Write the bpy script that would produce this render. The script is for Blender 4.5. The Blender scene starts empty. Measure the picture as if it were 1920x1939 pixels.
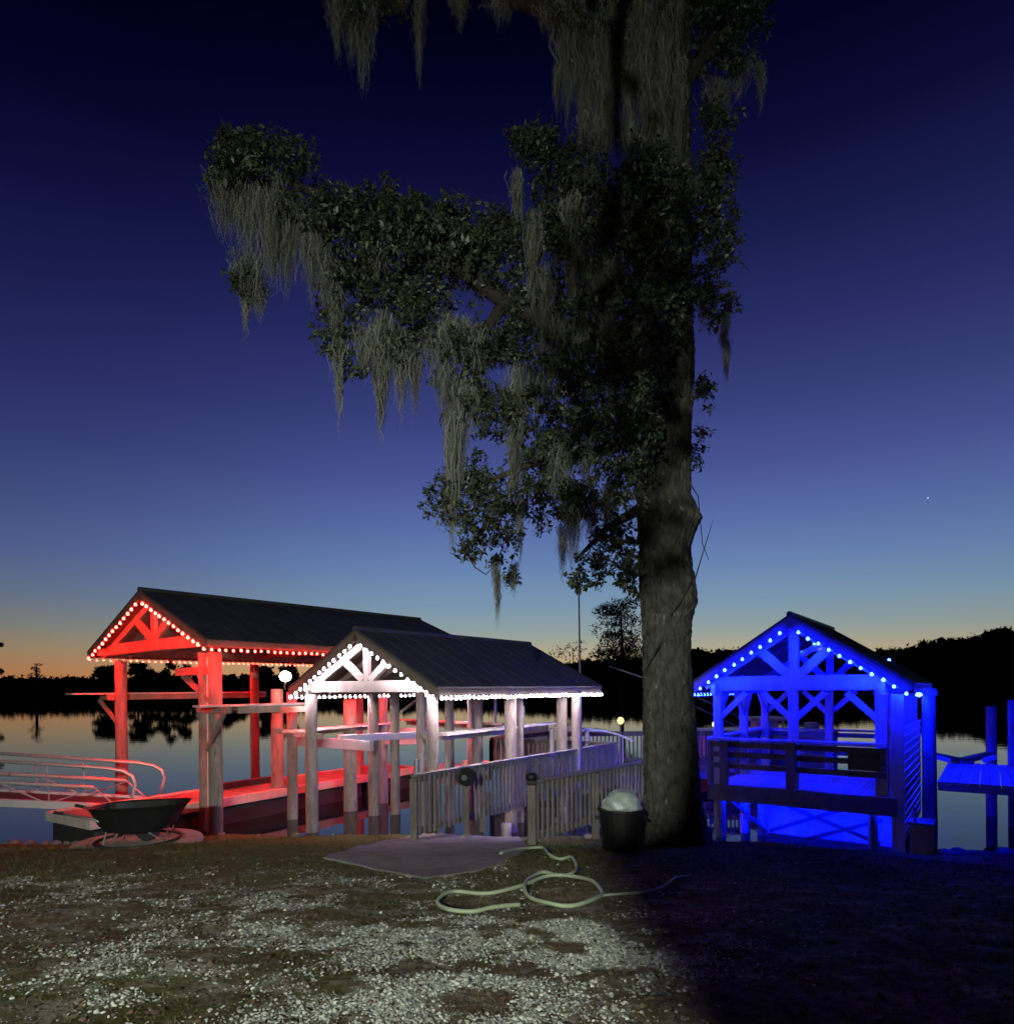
import bpy, bmesh, math, random
import numpy as np
from mathutils import Vector, Matrix, noise

random.seed(11); rng = np.random.default_rng(7)
sc = bpy.context.scene
col = sc.collection
PI = math.pi

# ------------------------------------------------------------------ camera
EYE, F, HY, ROLL = 3.0, 1240.0, 1303.5, 0.007
cam_d = bpy.data.cameras.new("camera"); cam = bpy.data.objects.new("camera", cam_d); col.objects.link(cam)
cam.location = (0, 0, EYE); cam.rotation_euler = (PI/2, ROLL, 0)
cam_d.sensor_fit = 'HORIZONTAL'; cam_d.sensor_width = 36
cam_d.lens = 36*F/1920; cam_d.shift_y = (HY-969.5)/1920
cam_d.clip_start = 0.1; cam_d.clip_end = 6000
sc.camera = cam

# ------------------------------------------------------------------ dusk sky
def s2l(c):
    return tuple(((v/255)/12.92 if v/255 <= .04045 else ((v/255+.055)/1.055)**2.4) for v in c)
world = bpy.data.worlds.new("World"); sc.world = world; world.use_nodes = True
nt = world.node_tree; N = nt.nodes; Lk = nt.links; N.clear()
out = N.new("ShaderNodeOutputWorld"); bg = N.new("ShaderNodeBackground"); Lk.new(bg.outputs[0], out.inputs[0])
tc = N.new("ShaderNodeTexCoord"); sep = N.new("ShaderNodeSeparateXYZ"); Lk.new(tc.outputs['Generated'], sep.inputs[0])
def mth(op, a, b=None, c=None):
    n = N.new("ShaderNodeMath"); n.operation = op
    for i, v in enumerate((a, b, c)):
        if v is None: continue
        if isinstance(v, (int, float)): n.inputs[i].default_value = v
        else: Lk.new(v, n.inputs[i])
    return n.outputs[0]
hl = mth('SQRT', mth('ADD', mth('MULTIPLY', sep.outputs[0], sep.outputs[0]), mth('MULTIPLY', sep.outputs[1], sep.outputs[1])))
hl = mth('MAXIMUM', hl, 0.001)
tan_el = mth('DIVIDE', sep.outputs[2], hl)          # tangent of the elevation
def ramp(stops, fac):
    r = N.new("ShaderNodeValToRGB"); r.color_ramp.interpolation = 'EASE' if False else 'LINEAR'
    el = r.color_ramp.elements
    while len(el) < len(stops): el.new(0.5)
    for e, (p, c) in zip(el, stops): e.position = p; e.color = (*s2l(c), 1)
    Lk.new(fac, r.inputs[0]); return r.outputs[0]
fac = mth('DIVIDE', tan_el, 1.1)
def ystops(d): return [(max(0, min(1, (HY-y)/F/1.1)), c) for y, c in d]
SKY_E = ystops([(1303, (205, 160, 110)), (1270, (200, 165, 120)), (1240, (180, 168, 138)), (1200, (146, 160, 158)), (1150, (122, 150, 174)), (1080, (103, 132, 177)), (1000, (88, 108, 166)), (900, (71, 83, 145)), (800, (56, 65, 124)), (650, (39, 44, 100)), (500, (25, 29, 76)), (350, (12, 14, 54)), (200, (5, 5, 38)), (50, (1, 1, 20)), (-60, (0, 0, 12))])
SKY_W = ystops([(1303, (185, 112, 66)), (1270, (176, 122, 80)), (1240, (156, 130, 100)), (1200, (126, 128, 122)), (1150, (100, 112, 138)), (1080, (80, 94, 142)), (1000, (64, 78, 128)), (900, (50, 58, 112)), (800, (38, 44, 98)), (650, (26, 28, 78)), (500, (13, 15, 58)), (350, (4, 5, 38)), (200, (1, 1, 24)), (50, (0, 0, 12)), (-60, (0, 0, 8))])
cE = ramp(SKY_E, fac); cW = ramp(SKY_W, fac)
az = mth('DIVIDE', sep.outputs[0], hl)               # sine of the azimuth from straight ahead
mr = N.new("ShaderNodeMapRange"); mr.interpolation_type = 'SMOOTHSTEP'
Lk.new(az, mr.inputs[0]); mr.inputs[1].default_value = -0.05; mr.inputs[2].default_value = -0.72
mx = N.new("ShaderNodeMix"); mx.data_type = 'RGBA'; Lk.new(mr.outputs[0], mx.inputs[0]); Lk.new(cE, mx.inputs[6]); Lk.new(cW, mx.inputs[7])
fwd = mth('DIVIDE', sep.outputs[1], hl)
mr2 = N.new("ShaderNodeMapRange"); Lk.new(fwd, mr2.inputs[0]); mr2.inputs[1].default_value = -0.4; mr2.inputs[2].default_value = 0.95
mr2.inputs[3].default_value = 0.06; mr2.inputs[4].default_value = 1.0
Lk.new(mx.outputs[2], bg.inputs[0]); Lk.new(mr2.outputs[0], bg.inputs[1])

sc.view_settings.view_transform = 'Standard'; sc.view_settings.look = 'None'
sc.view_settings.exposure = 0; sc.view_settings.gamma = 1; sc.view_settings.use_curve_mapping = False
sc.cycles.max_bounces = 6; sc.cycles.transparent_max_bounces = 12; sc.cycles.sample_clamp_indirect = 3.0; sc.cycles.use_denoising = True
sc.cycles.caustics_reflective = False; sc.cycles.caustics_refractive = False

RED, WHITE, BLUE = (2700, 4.0, 1.2), (560, 445, 520), (2.5, 14.0, 5600)
LAMP_POWER = 7000

# ------------------------------------------------------------------ helpers
def px2ray(px, py):
    a, b = px-960, py-HY
    c, s = math.cos(ROLL), math.sin(ROLL)
    return (c*a - s*b)/F, (s*a + c*b)/F
def P(px, py, Y):
    rx, rz = px2ray(px, py); return Vector((rx*Y, Y, EYE - rz*Y))
def sm(t): t = min(1, max(0, t)); return t*t*(3-2*t)
PROF = [(-30, 1.9), (-12, 1.6), (0, 1.38), (5, 1.17), (8, .97), (9.3, .80), (10.3, .60), (11.2, .44), (12.3, .30), (12.75, .10), (13.2, -.4), (14, -1.1), (16, -1.6), (40, -2)]
PX, PZ = np.array([p[0] for p in PROF]), np.array([p[1] for p in PROF])
YBX, YBY = np.array([-60, -12, -2, 3, 6.5, 10, 20, 60]), np.array([12.6, 12.4, 12.3, 12.0, 11.1, 11.3, 13, 16])
def zg(x, y):
    yb = np.interp(x, YBX, YBY)
    yy = y - (yb-12.4)*np.clip(y/10, 0, 1)
    w = sum(np.interp(yy+o, PX, PZ) for o in (-.3, -.15, 0, .15, .3))/5
    w = w - .15*np.clip((-x-5)/4, 0, 1) - .12*np.clip((x-4.5)/2, 0, 1)
    return w + .018*np.sin(x*1.7+y*.9) + .014*np.sin(x*3.1-y*2.3+1) + .01*np.sin(y*5.1+x*.7)
def hit(px, py):
    rx, rz = px2ray(px, py); y = 1.0
    while y < 40:
        if EYE - rz*y < zg(rx*y, y): break
        y += .02
    return Vector((rx*y, y, float(zg(rx*y, y))))
def gpt(x, y, dz=0): return Vector((x, y, float(zg(x, y))+dz))

class MB:
    def __init__(s): s.v = []; s.f = []
    def add(s, vs, fs):
        o = len(s.v); s.v += [tuple(v) for v in vs]; s.f += [tuple(i+o for i in f) for f in fs]; return s
    def box(s, c, d, M=None):
        vs = [Vector(((x*d[0])/2, (y*d[1])/2, (z*d[2])/2)) for x in (-1, 1) for y in (-1, 1) for z in (-1, 1)]
        if M: vs = [M @ v for v in vs]
        c = Vector(c)
        return s.add([v+c for v in vs], [(0, 1, 3, 2), (4, 6, 7, 5), (0, 4, 5, 1), (2, 3, 7, 6), (0, 2, 6, 4), (1, 5, 7, 3)])
    def beam(s, a, b, w, h, up=(0, 0, 1)):
        a, b = Vector(a), Vector(b); d = b-a; L = d.length; d.normalize()
        x = d.cross(Vector(up))
        if x.length < 1e-4: x = d.cross(Vector((0, 1, 0)))
        x.normalize(); z = x.cross(d)
        M = Matrix((x, d, z)).transposed()
        return s.box((a+b)/2, (w, L, h), M)
    def tube(s, pts, r, n=8, cap=True):
        pts = [Vector(p) for p in pts]; m = len(pts); rs = r if isinstance(r, (list, tuple)) else [r]*m
        vs = []; fs = []; pn = None
        for i, p in enumerate(pts):
            t = (pts[min(i+1, m-1)]-pts[max(i-1, 0)])
            if t.length < 1e-9: t = Vector((0, 0, 1))
            t.normalize()
            if pn is None:
                pn = t.cross(Vector((0, 0, 1)));
                if pn.length < 1e-3: pn = t.cross(Vector((0, 1, 0)))
            pn = pn - t*pn.dot(t)
            if pn.length < 1e-6: pn = t.orthogonal()
            pn.normalize(); b = t.cross(pn)
            for k in range(n):
                a = 2*PI*k/n; vs.append(p + (pn*math.cos(a)+b*math.sin(a))*rs[i])
        for i in range(m-1):
            for k in range(n):
                a, b2 = i*n+k, i*n+(k+1) % n; fs.append((a, b2, b2+n, a+n))
        if cap: fs += [tuple(range(n))[::-1], tuple((m-1)*n+k for k in range(n))]
        return s.add(vs, fs)
    def lathe(s, c, prof, n=20):
        c = Vector(c); vs = []; fs = []
        for r, z in prof:
            for k in range(n): a = 2*PI*k/n; vs.append(c+Vector((r*math.cos(a), r*math.sin(a), z)))
        for i in range(len(prof)-1):
            for k in range(n):
                a, b = i*n+k, i*n+(k+1) % n; fs.append((a, b, b+n, a+n))
        fs += [tuple(range(n))[::-1], tuple((len(prof)-1)*n+k for k in range(n))]
        return s.add(vs, fs)
    def build(s, name, m, parent=None, smooth=False, bevel=0, loc=None):
        me = bpy.data.meshes.new(name)
        if loc is not None: me.from_pydata([tuple(Vector(v)-Vector(loc)) for v in s.v], [], s.f)
        else: me.from_pydata(s.v, [], s.f)
        me.materials.append(m); o = bpy.data.objects.new(name, me); col.objects.link(o)
        if loc is not None: o.location = loc
        if parent: o.parent = parent
        if smooth: me.shade_smooth()
        if bevel:
            b = o.modifiers.new("bevel", 'BEVEL'); b.width = bevel; b.segments = 2; b.limit_method = 'ANGLE'
        return o
def np_mesh(name, V, Fc, m, parent=None, smooth=False):
    V = np.asarray(V, np.float32); Fc = np.asarray(Fc, np.int32); k = Fc.shape[1]
    me = bpy.data.meshes.new(name); me.vertices.add(len(V)); me.vertices.foreach_set('co', V.ravel())
    me.loops.add(Fc.size); me.loops.foreach_set('vertex_index', Fc.ravel())
    me.polygons.add(len(Fc)); me.polygons.foreach_set('loop_start', np.arange(0, Fc.size, k, dtype=np.int32))
    me.update(calc_edges=True); me.validate(); me.materials.append(m)
    o = bpy.data.objects.new(name, me); col.objects.link(o)
    if parent: o.parent = parent
    if smooth: me.shade_smooth()
    return o
def tag(o, label=None, cat=None, group=None, kind=None):
    if label: o['label'] = label
    if cat: o['category'] = cat
    if group: o['group'] = group
    if kind: o['kind'] = kind
    return o
def thing(name, label, cat, loc=(0, 0, 0), rz=0, group=None):
    o = bpy.data.objects.new(name, None); col.objects.link(o); o.empty_display_size = .2
    o.location = loc; o.rotation_euler = (0, 0, rz); return tag(o, label, cat, group)
def copy_tree(o, parent=None):
    c = o.copy(); col.objects.link(c)
    if parent: c.parent = parent
    for ch in list(o.children): copy_tree(ch, c)
    return c

# ------------------------------------------------------------------ materials
def mat(name, c, rough=.8, var=.25, scale=8, stretch=(1, 1, 1), bump=0, bscale=40, metal=0, spec=.3, c2=None, island=0, spots=None):
    m = bpy.data.materials.new(name); m.use_nodes = True; t = m.node_tree; n = t.nodes; l = t.links
    b = n['Principled BSDF']; b.inputs['Roughness'].default_value = rough; b.inputs['Metallic'].default_value = metal
    b.inputs['Specular IOR Level'].default_value = spec
    co = n.new("ShaderNodeTexCoord"); mp = n.new("ShaderNodeMapping"); l.new(co.outputs['Object'], mp.inputs[0]); mp.inputs['Scale'].default_value = stretch
    nz = n.new("ShaderNodeTexNoise"); nz.inputs['Scale'].default_value = scale; nz.inputs['Detail'].default_value = 6; nz.inputs['Roughness'].default_value = .65
    l.new(mp.outputs[0], nz.inputs[0])
    r = n.new("ShaderNodeValToRGB"); l.new(nz.outputs[0], r.inputs[0])
    lo = tuple(v*(1-var) for v in c); hi = c2 or tuple(min(1, v*(1+var)) for v in c)
    r.color_ramp.elements[0].position = .3; r.color_ramp.elements[0].color = (*lo, 1)
    r.color_ramp.elements[1].position = .7; r.color_ramp.elements[1].color = (*hi, 1)
    cur = r.outputs[0]
    if spots:
        n2 = n.new("ShaderNodeTexNoise"); n2.inputs['Scale'].default_value = spots[1]; n2.inputs['Detail'].default_value = 4; l.new(mp.outputs[0], n2.inputs[0])
        r2 = n.new("ShaderNodeValToRGB"); l.new(n2.outputs[0], r2.inputs[0]); r2.color_ramp.elements[0].position = spots[2]; r2.color_ramp.elements[1].position = spots[2]+.08
        mm = n.new("ShaderNodeMix"); mm.data_type = 'RGBA'; l.new(r2.outputs[0], mm.inputs[0]); l.new(cur, mm.inputs[6]); mm.inputs[7].default_value = (*spots[0], 1)
        cur = mm.outputs[2]
    if island:
        g = n.new("ShaderNodeNewGeometry"); ma = n.new("ShaderNodeMapRange"); l.new(g.outputs['Random Per Island'], ma.inputs[0])
        ma.inputs[3].default_value = 1-island; ma.inputs[4].default_value = 1+island
        mm = n.new("ShaderNodeMix"); mm.data_type = 'RGBA'; mm.blend_type = 'MULTIPLY'; mm.inputs[0].default_value = 1
        l.new(cur, mm.inputs[6]); l.new(ma.outputs[0], mm.inputs[7]); cur = mm.outputs[2]
    l.new(cur, b.inputs['Base Color'])
    if bump:
        nb = n.new("ShaderNodeTexNoise"); nb.inputs['Scale'].default_value = bscale; nb.inputs['Detail'].default_value = 8; l.new(mp.outputs[0], nb.inputs[0])
        bp = n.new("ShaderNodeBump"); bp.inputs['Strength'].default_value = bump; bp.inputs['Distance'].default_value = .02
        l.new(nb.outputs[0], bp.inputs['Height']); l.new(bp.outputs[0], b.inputs['Normal'])
    return m
def emit(name, c):
    m = bpy.data.materials.new(name); m.use_nodes = True; n = m.node_tree.nodes; n.clear()
    o = n.new("ShaderNodeOutputMaterial"); e = n.new("ShaderNodeEmission"); mxv = max(c)
    e.inputs[0].default_value = (*(v/mxv for v in c), 1); e.inputs[1].default_value = mxv; m.node_tree.links.new(e.outputs[0], o.inputs[0]); return m
M = {}
M['timber'] = mat('timber', (.25, .205, .165), .8, .25, 5, (1, 1, .35), .4, 30, island=.15)
M['pale_timber'] = mat('pale_timber', (.50, .46, .42), .75, .2, 5, (1, 1, .35), .4, 30, island=.12)
M['pile'] = mat('pile', (.235, .205, .18), .85, .35, 6, (1, 1, .25), .6, 22, spots=((.15, .13, .11), 9, .60))
M['rail_wood'] = mat('rail_wood', (.155, .14, .125), .85, .3, 7, (1, 1, .4), .4, 30, island=.18)
M['shaded'] = mat('shaded_timber', (.15, .135, .14), .7, .3, 6, (1, 1, .4), .4, 30, island=.2)  # darker timber for pavilion boards, shade of their unlit fronts put into the colour
M['deck'] = mat('deck', (.23, .20, .175), .8, .3, 6, (1, 1, 1), .4, 25, island=.2)
M['roof'] = mat('roof', (.060, .058, .060), .5, .3, 1.6, (1, 1, 1), .15, 3, spec=.3)
M['fascia'] = mat('fascia', (.14, .11, .09), .8, .2, 5, bump=.2, island=.1)
M['ceil'] = mat('ceiling_boards', (.26, .23, .20), .85, .25, 5, (1, .3, 1), .3, 20)
M['alu'] = mat('aluminium', (.62, .62, .64), .38, .08, 3, metal=.55, spec=.5)
M['black'] = mat('black_plastic', (.007, .007, .008), .55, .3, 5, bump=.1, spec=.35)
M['rubber'] = mat('rubber', (.02, .02, .02), .8, .2, 6)
M['steel'] = mat('grey_steel', (.22, .22, .22), .45, .2, 9, metal=.6)
M['concrete'] = mat('concrete', (.15, .145, .14), .9, .22, 5, bump=.5, bscale=60, spots=((.10, .097, .09), 3, .6))
M['slab'] = mat('slab', (.24, .27, .22), .9, .25, 6, bump=.4)
M['white'] = mat('white_plastic', (.75, .75, .75), .4, .05, 4)
M['fibreglass'] = mat('fibreglass', (.62, .63, .64), .3, .06, 3)
M['pale_bag'] = mat('bag_film', (.31, .37, .34), .35, .12, 6, bump=.8, bscale=9, spec=.5)
M['hose'] = mat('hose', (.30, .36, .24), .5, .12, 12)
M['rock'] = mat('rock', (.13, .13, .125), .9, .35, 6, bump=.8, bscale=14)
M['float'] = mat('float_black', (.03, .03, .032), .6, .2, 4, spec=.3)
M['bark'] = mat('bark', (.066, .068, .055), .95, .6, 9, (1, 1, .5), 1.0, 34, spots=((.22, .23, .20), 11, .64))
M['branch'] = mat('branch', (.045, .04, .034), .95, .3, 8, (1, 1, .4), .5, 20)
M['leaf'] = mat('leaf', (.050, .070, .036), .45, .4, 1.2, island=.75, spec=.5)
M['moss'] = mat('moss', (.22, .225, .19), .95, .3, 1.2, island=.6, spec=.05)
mm_ = M['moss'].node_tree; tb_ = mm_.nodes.new('ShaderNodeBsdfTransparent'); mxs = mm_.nodes.new('ShaderNodeMixShader'); mxs.inputs[0].default_value = .48
mm_.links.new(tb_.outputs[0], mxs.inputs[1]); mm_.links.new(mm_.nodes['Principled BSDF'].outputs[0], mxs.inputs[2]); mm_.links.new(mxs.outputs[0], mm_.nodes['Material Output'].inputs[0])
M['far_leaf'] = mat('far_leaf', (.03, .04, .025), .95, .3, .4, spec=.0)
M['far_ground'] = mat('far_ground', (.03, .035, .02), 1, .3, .05, spec=0)
M['shell'] = mat('shell', (.44, .46, .40), .75, .2, 9, island=.5)
M['litter'] = mat('litter', (.10, .07, .048), .95, .3, 9, island=.5, spec=.1)
M['grass'] = mat('grass', (.085, .095, .03), .8, .3, 3, island=.4, spec=.2)
M['bucket'] = mat('bucket', (.36, .42, .55), .45, .1, 5)
M['bulb_red'] = emit('red_bulb', RED); M['bulb_white'] = emit('white_bulb', WHITE); M['bulb_blue'] = emit('blue_bulb', BLUE)
M['cord'] = mat('cord', (.03, .03, .03), .6, .1)

# ground material: dirt, thin olive turf, paler gravel fines
def ground_mat():
    m = bpy.data.materials.new('soil'); m.use_nodes = True; t = m.node_tree; n = t.nodes; l = t.links; b = n['Principled BSDF']
    b.inputs['Roughness'].default_value = .95; b.inputs['Specular IOR Level'].default_value = .1
    co = n.new("ShaderNodeTexCoord")
    def nz(s, d=6, r=.65):
        q = n.new("ShaderNodeTexNoise"); q.inputs['Scale'].default_value = s; q.inputs['Detail'].default_value = d; q.inputs['Roughness'].default_value = r; l.new(co.outputs['Object'], q.inputs[0]); return q.outputs[0]
    def rp(f, a, ca, z, cz):
        q = n.new("ShaderNodeValToRGB"); q.color_ramp.elements[0].position = a; q.color_ramp.elements[0].color = (*ca, 1); q.color_ramp.elements[1].position = z; q.color_ramp.elements[1].color = (*cz, 1); l.new(f, q.inputs[0]); return q.outputs[0]
    def mix(f, a, c):
        q = n.new("ShaderNodeMix"); q.data_type = 'RGBA'; l.new(f, q.inputs[0]); l.new(a, q.inputs[6]); l.new(c, q.inputs[7]); return q.outputs[2]
    def rp2(f):
        q = n.new("ShaderNodeMapRange"); q.interpolation_type = 'SMOOTHSTEP'; l.new(f, q.inputs[0]); q.inputs[1].default_value = .86; q.inputs[2].default_value = 1.35; q.inputs[4].default_value = .95; return q.outputs[0]
    dirt = rp(nz(14, 10, .8), .35, (.06, .044, .025), .68, (.23, .17, .10))
    turf = rp(nz(22, 10, .8), .35, (.040, .042, .012), .7, (.165, .165, .058))
    fines = rp(nz(60, 6, .8), .35, (.22, .20, .165), .65, (.62, .64, .56))
    c = mix(rp(nz(.7, 4), .44, (0, 0, 0), .58, (1, 1, 1)), dirt, turf)
    sp = n.new("ShaderNodeSeparateXYZ"); l.new(co.outputs['Object'], sp.inputs[0])
    far = n.new("ShaderNodeMapRange"); l.new(sp.outputs[1], far.inputs[0]); far.inputs[1].default_value = 6.6; far.inputs[2].default_value = 7.8
    c = mix(far.outputs[0], c, turf)
    nf = n.new("ShaderNodeMapRange"); l.new(sp.outputs[1], nf.inputs[0]); nf.inputs[1].default_value = 7.6; nf.inputs[2].default_value = 6.2
    mk = n.new("ShaderNodeMath"); mk.operation = 'MULTIPLY'; l.new(nf.outputs[0], mk.inputs[0])
    sx = n.new("ShaderNodeMapping"); l.new(co.outputs['Object'], sx.inputs[0]); sx.inputs['Scale'].default_value = (.8, 1.7, 1)
    q = n.new("ShaderNodeTexNoise"); q.inputs['Scale'].default_value = 2.6; q.inputs['Detail'].default_value = 9; q.inputs['Roughness'].default_value = .75; l.new(sx.outputs[0], q.inputs[0])
    l.new(rp(q.outputs[0], .50, (0, 0, 0), .60, (.45, .45, .45)), mk.inputs[1])
    c = mix(mk.outputs[0], c, fines)
    at = n.new("ShaderNodeAttribute"); at.attribute_name = 'pale'
    q2 = n.new("ShaderNodeMath"); q2.operation = 'MULTIPLY_ADD'; l.new(nz(9, 8, .8), q2.inputs[0]); q2.inputs[1].default_value = 1.6; l.new(at.outputs['Fac'], q2.inputs[2])
    c = mix(rp(q2.outputs[0], .92, (0, 0, 0), 1.0, (.85, .85, .85)) if False else rp2(q2.outputs[0]), c, fines)
    l.new(c, b.inputs['Base Color'])
    bp = n.new("ShaderNodeBump"); bp.inputs['Strength'].default_value = .9; bp.inputs['Distance'].default_value = .03; l.new(nz(45, 10, .8), bp.inputs['Height']); l.new(bp.outputs[0], b.inputs['Normal'])
    return m
def water_mat():
    m = bpy.data.materials.new('river_water'); m.use_nodes = True; t = m.node_tree; n = t.nodes; l = t.links; b = n['Principled BSDF']
    b.inputs['Base Color'].default_value = (.006, .008, .010, 1); b.inputs['Roughness'].default_value = .015; b.inputs['IOR'].default_value = 1.33
    b.inputs['Specular IOR Level'].default_value = .5
    co = n.new("ShaderNodeTexCoord"); mp = n.new("ShaderNodeMapping"); l.new(co.outputs['Object'], mp.inputs[0]); mp.inputs['Scale'].default_value = (.5, 1, 1)
    q = n.new("ShaderNodeTexNoise"); q.inputs['Scale'].default_value = 1.3; q.inputs['Detail'].default_value = 3; l.new(mp.outputs[0], q.inputs[0])
    bp = n.new("ShaderNodeBump"); bp.inputs['Strength'].default_value = .03; bp.inputs['Distance'].default_value = .1; l.new(q.outputs[0], bp.inputs['Height']); l.new(bp.outputs[0], b.inputs['Normal'])
    return m

# ------------------------------------------------------------------ setting
def fb_noise(x, y, s, seed): return noise.fractal(Vector((x*s+seed, y*s*1.6, seed)), .75, 2.1, 5)
PATCH = [(1000, 1775, 270, 45, 1.6), (1160, 1800, 170, 32, 1.4), (760, 1770, 120, 28, .9), (900, 1870, 200, 50, 1.0), (690, 1900, 160, 45, .9), (560, 1700, 330, 40, .55), (420, 1790, 330, 60, .55), (110, 1680, 170, 38, .6), (250, 1850, 300, 60, .35), (960, 1640, 60, 12, .5), (1040, 1930, 130, 25, .7), (480, 1750, 90, 30, .6), (1250, 1850, 130, 22, .4)]
PW = []
for px, py, rx, ry, d in PATCH:
    c = hit(px, py); ex = abs(hit(px+rx, py).x-c.x); ey = abs(hit(px, min(1939, py+ry)).y-c.y) if py+ry < 1939 else abs(hit(px, py-ry).y-c.y); PW.append((c.x, c.y, max(ex, .15), max(ey, .12), d))
def pale_weight(x, y):
    w = .07 if x < 1.0 else .03  # base paleness lowered on the right, standing in for the shade there
    for cx_, cy_, ex, ey, d in PW: w += d*math.exp(-((x-cx_)/ex)**2-((y-cy_)/ey)**2)
    if y > 7.2: w *= max(0, 1-(y-7.2)/.9)
    return w*max(0, .5+.9*fb_noise(x, y, 1.9, 3.3)-.25)
gx = np.concatenate([np.linspace(-60, -13, 40), np.linspace(-12.9, 12.9, 330), np.linspace(13, 60, 40)])
gy = np.concatenate([np.linspace(-30, -.5, 24), np.linspace(0, 15, 260), np.linspace(15.5, 40, 12)])
GX, GY = np.meshgrid(gx, gy)
GZ = zg(GX, GY)
tex = np.array([noise.fractal(Vector((x*3.2, y*3.2, 0)), .9, 2.1, 5) for x, y in zip(GX.ravel(), GY.ravel())]).reshape(GX.shape)
GZ = GZ + .016*tex*(np.abs(GX) < 13)
nx, ny = len(gx), len(gy)
idx = np.arange(nx*ny).reshape(ny, nx)
GO = tag(np_mesh('ground', np.stack([GX, GY, GZ], -1).reshape(-1, 3), np.stack([idx[:-1, :-1], idx[:-1, 1:], idx[1:, 1:], idx[1:, :-1]], -1).reshape(-1, 4), ground_mat(), smooth=True), kind='structure')
at_ = GO.data.attributes.new('pale', 'FLOAT', 'POINT')
at_.data.foreach_set('value', np.array([pale_weight(x, y) if (2 < y < 9 and abs(x) < 8) else 0.0 for x, y in zip(GX.ravel(), GY.ravel())], np.float32))
tag(MB().add([(-3000, 6, 0), (3000, 6, 0), (3000, 5000, 0), (-3000, 5000, 0)], [(0, 1, 2, 3)]).build('water', water_mat()), kind='structure')

# far shore land: low on the left, a hill rising to the right
RIDGE = [(-900, 1296), (0, 1298), (560, 1296), (860, 1288), (1000, 1276), (1110, 1264), (1215, 1258), (1310, 1244), (1345, 1241), (1650, 1247), (1780, 1230), (1850, 1222), (1920, 1210), (2300, 1190), (2900, 1200)]
RXS, RYS = [r[0] for r in RIDGE], [r[1] for r in RIDGE]
def shore_y(px): return float(np.interp(px, [-900, 0, 560, 900, 1200, 2900], [330, 320, 330, 420, 560, 600]))
vs = []; fs = []; cols = list(range(-900, 2900, 40))
for px in cols:
    Y = shore_y(px); top = P(px, float(np.interp(px, RXS, RYS)), Y*1.25)
    d = Vector((px2ray(px, HY)[0], 1, 0))
    for k, (t, h) in enumerate(((.985, -.6), (1.0, .4), (1.08, .45), (1.25, 1), (1.6, .9), (2.6, .2))):
        z = h if k < 2 else max(.5, top.z*h)
        vs.append((d.x*Y*t, Y*t, z))
for i in range(len(cols)-1):
    for k in range(5): a = i*6+k; fs.append((a, a+6, a+7, a+1))
tag(MB().add(vs, fs).build('hills', M['far_ground'], smooth=True), kind='structure')

# ------------------------------------------------------------------ far wood
ico = bmesh.new(); bmesh.ops.create_icosphere(ico, subdivisions=2, radius=1)
ICO_V = np.array([v.co[:] for v in ico.verts]); ICO_F = np.array([[v.index for v in f.verts] for f in ico.faces]); ico.free()
def crown_arrays(c, rx, rz, nleaf, leaf, seed):
    r = np.random.default_rng(abs(seed))
    k = 1 + .28*r.standard_normal(len(ICO_V))[:, None]
    V = [ICO_V*k*.72*np.array([rx, rx, rz])+c]; Fs = [ICO_F]
    d = r.standard_normal((nleaf, 3)); d /= np.linalg.norm(d, axis=1)[:, None]
    cen = d*(.65+.45*r.random((nleaf, 1)))*np.array([rx, rx, rz])+c
    a = r.standard_normal((nleaf, 3, 3))*leaf
    V.append((cen[:, None, :]+a).reshape(-1, 3)); Fs.append(np.arange(nleaf*3).reshape(-1, 3)+len(ICO_V))
    return np.concatenate(V), np.concatenate(Fs)
AV = []; AF = []; off = 0; si = 0
for row, (dt, hs) in enumerate(((1.0, 1.0), (1.05, 1.1), (1.14, 1.1), (1.25, 1.0))):
    px = -500
    while px < 2500:
        Y = shore_y(px)*dt*random.uniform(.99, 1.03)
        topy = float(np.interp(px, [-500, 0, 480, 560, 860, 1000, 1110, 1215, 1310, 1650, 1780, 1850, 1920, 2500], [1284, 1283, 1280, 1279, 1276, 1266, 1253, 1247, 1231, 1236, 1217, 1208, 1197, 1180]))
        if row < 2: topy = topy*.45+1296*.55 if row == 0 else topy*.75+1296*.25
        h = P(px, topy, Y).z*random.uniform(.90, 1.05)*hs if row < 3 else P(px, topy, Y).z*random.uniform(.95, 1.05)
        rad = random.uniform(3.2, 6.5)*(1 if Y < 500 else 1.5)
        rz = min(h*.6, rad*1.1)
        x = px2ray(px, HY)[0]*Y
        V, Fc = crown_arrays(np.array([x, Y, h-rz]), rad, rz, 60, rad*.13, si); si += 1
        AV.append(V); AF.append(Fc+off); off += len(V)
        if h-2*rz > 0:
            V, Fc = crown_arrays(np.array([x, Y, (h-rz)*.45]), rad*1.1, (h-rz)*.55, 10, rad*.12, si); AV.append(V); AF.append(Fc+off); off += len(V)
        px += rad*F/Y*random.uniform(.55, .9)
tag(np_mesh('far_woods', np.concatenate(AV), np.concatenate(AF), M['far_leaf']), 'dark wooded far shore seen as one black mass across the river', 'woods', kind='stuff')

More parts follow.
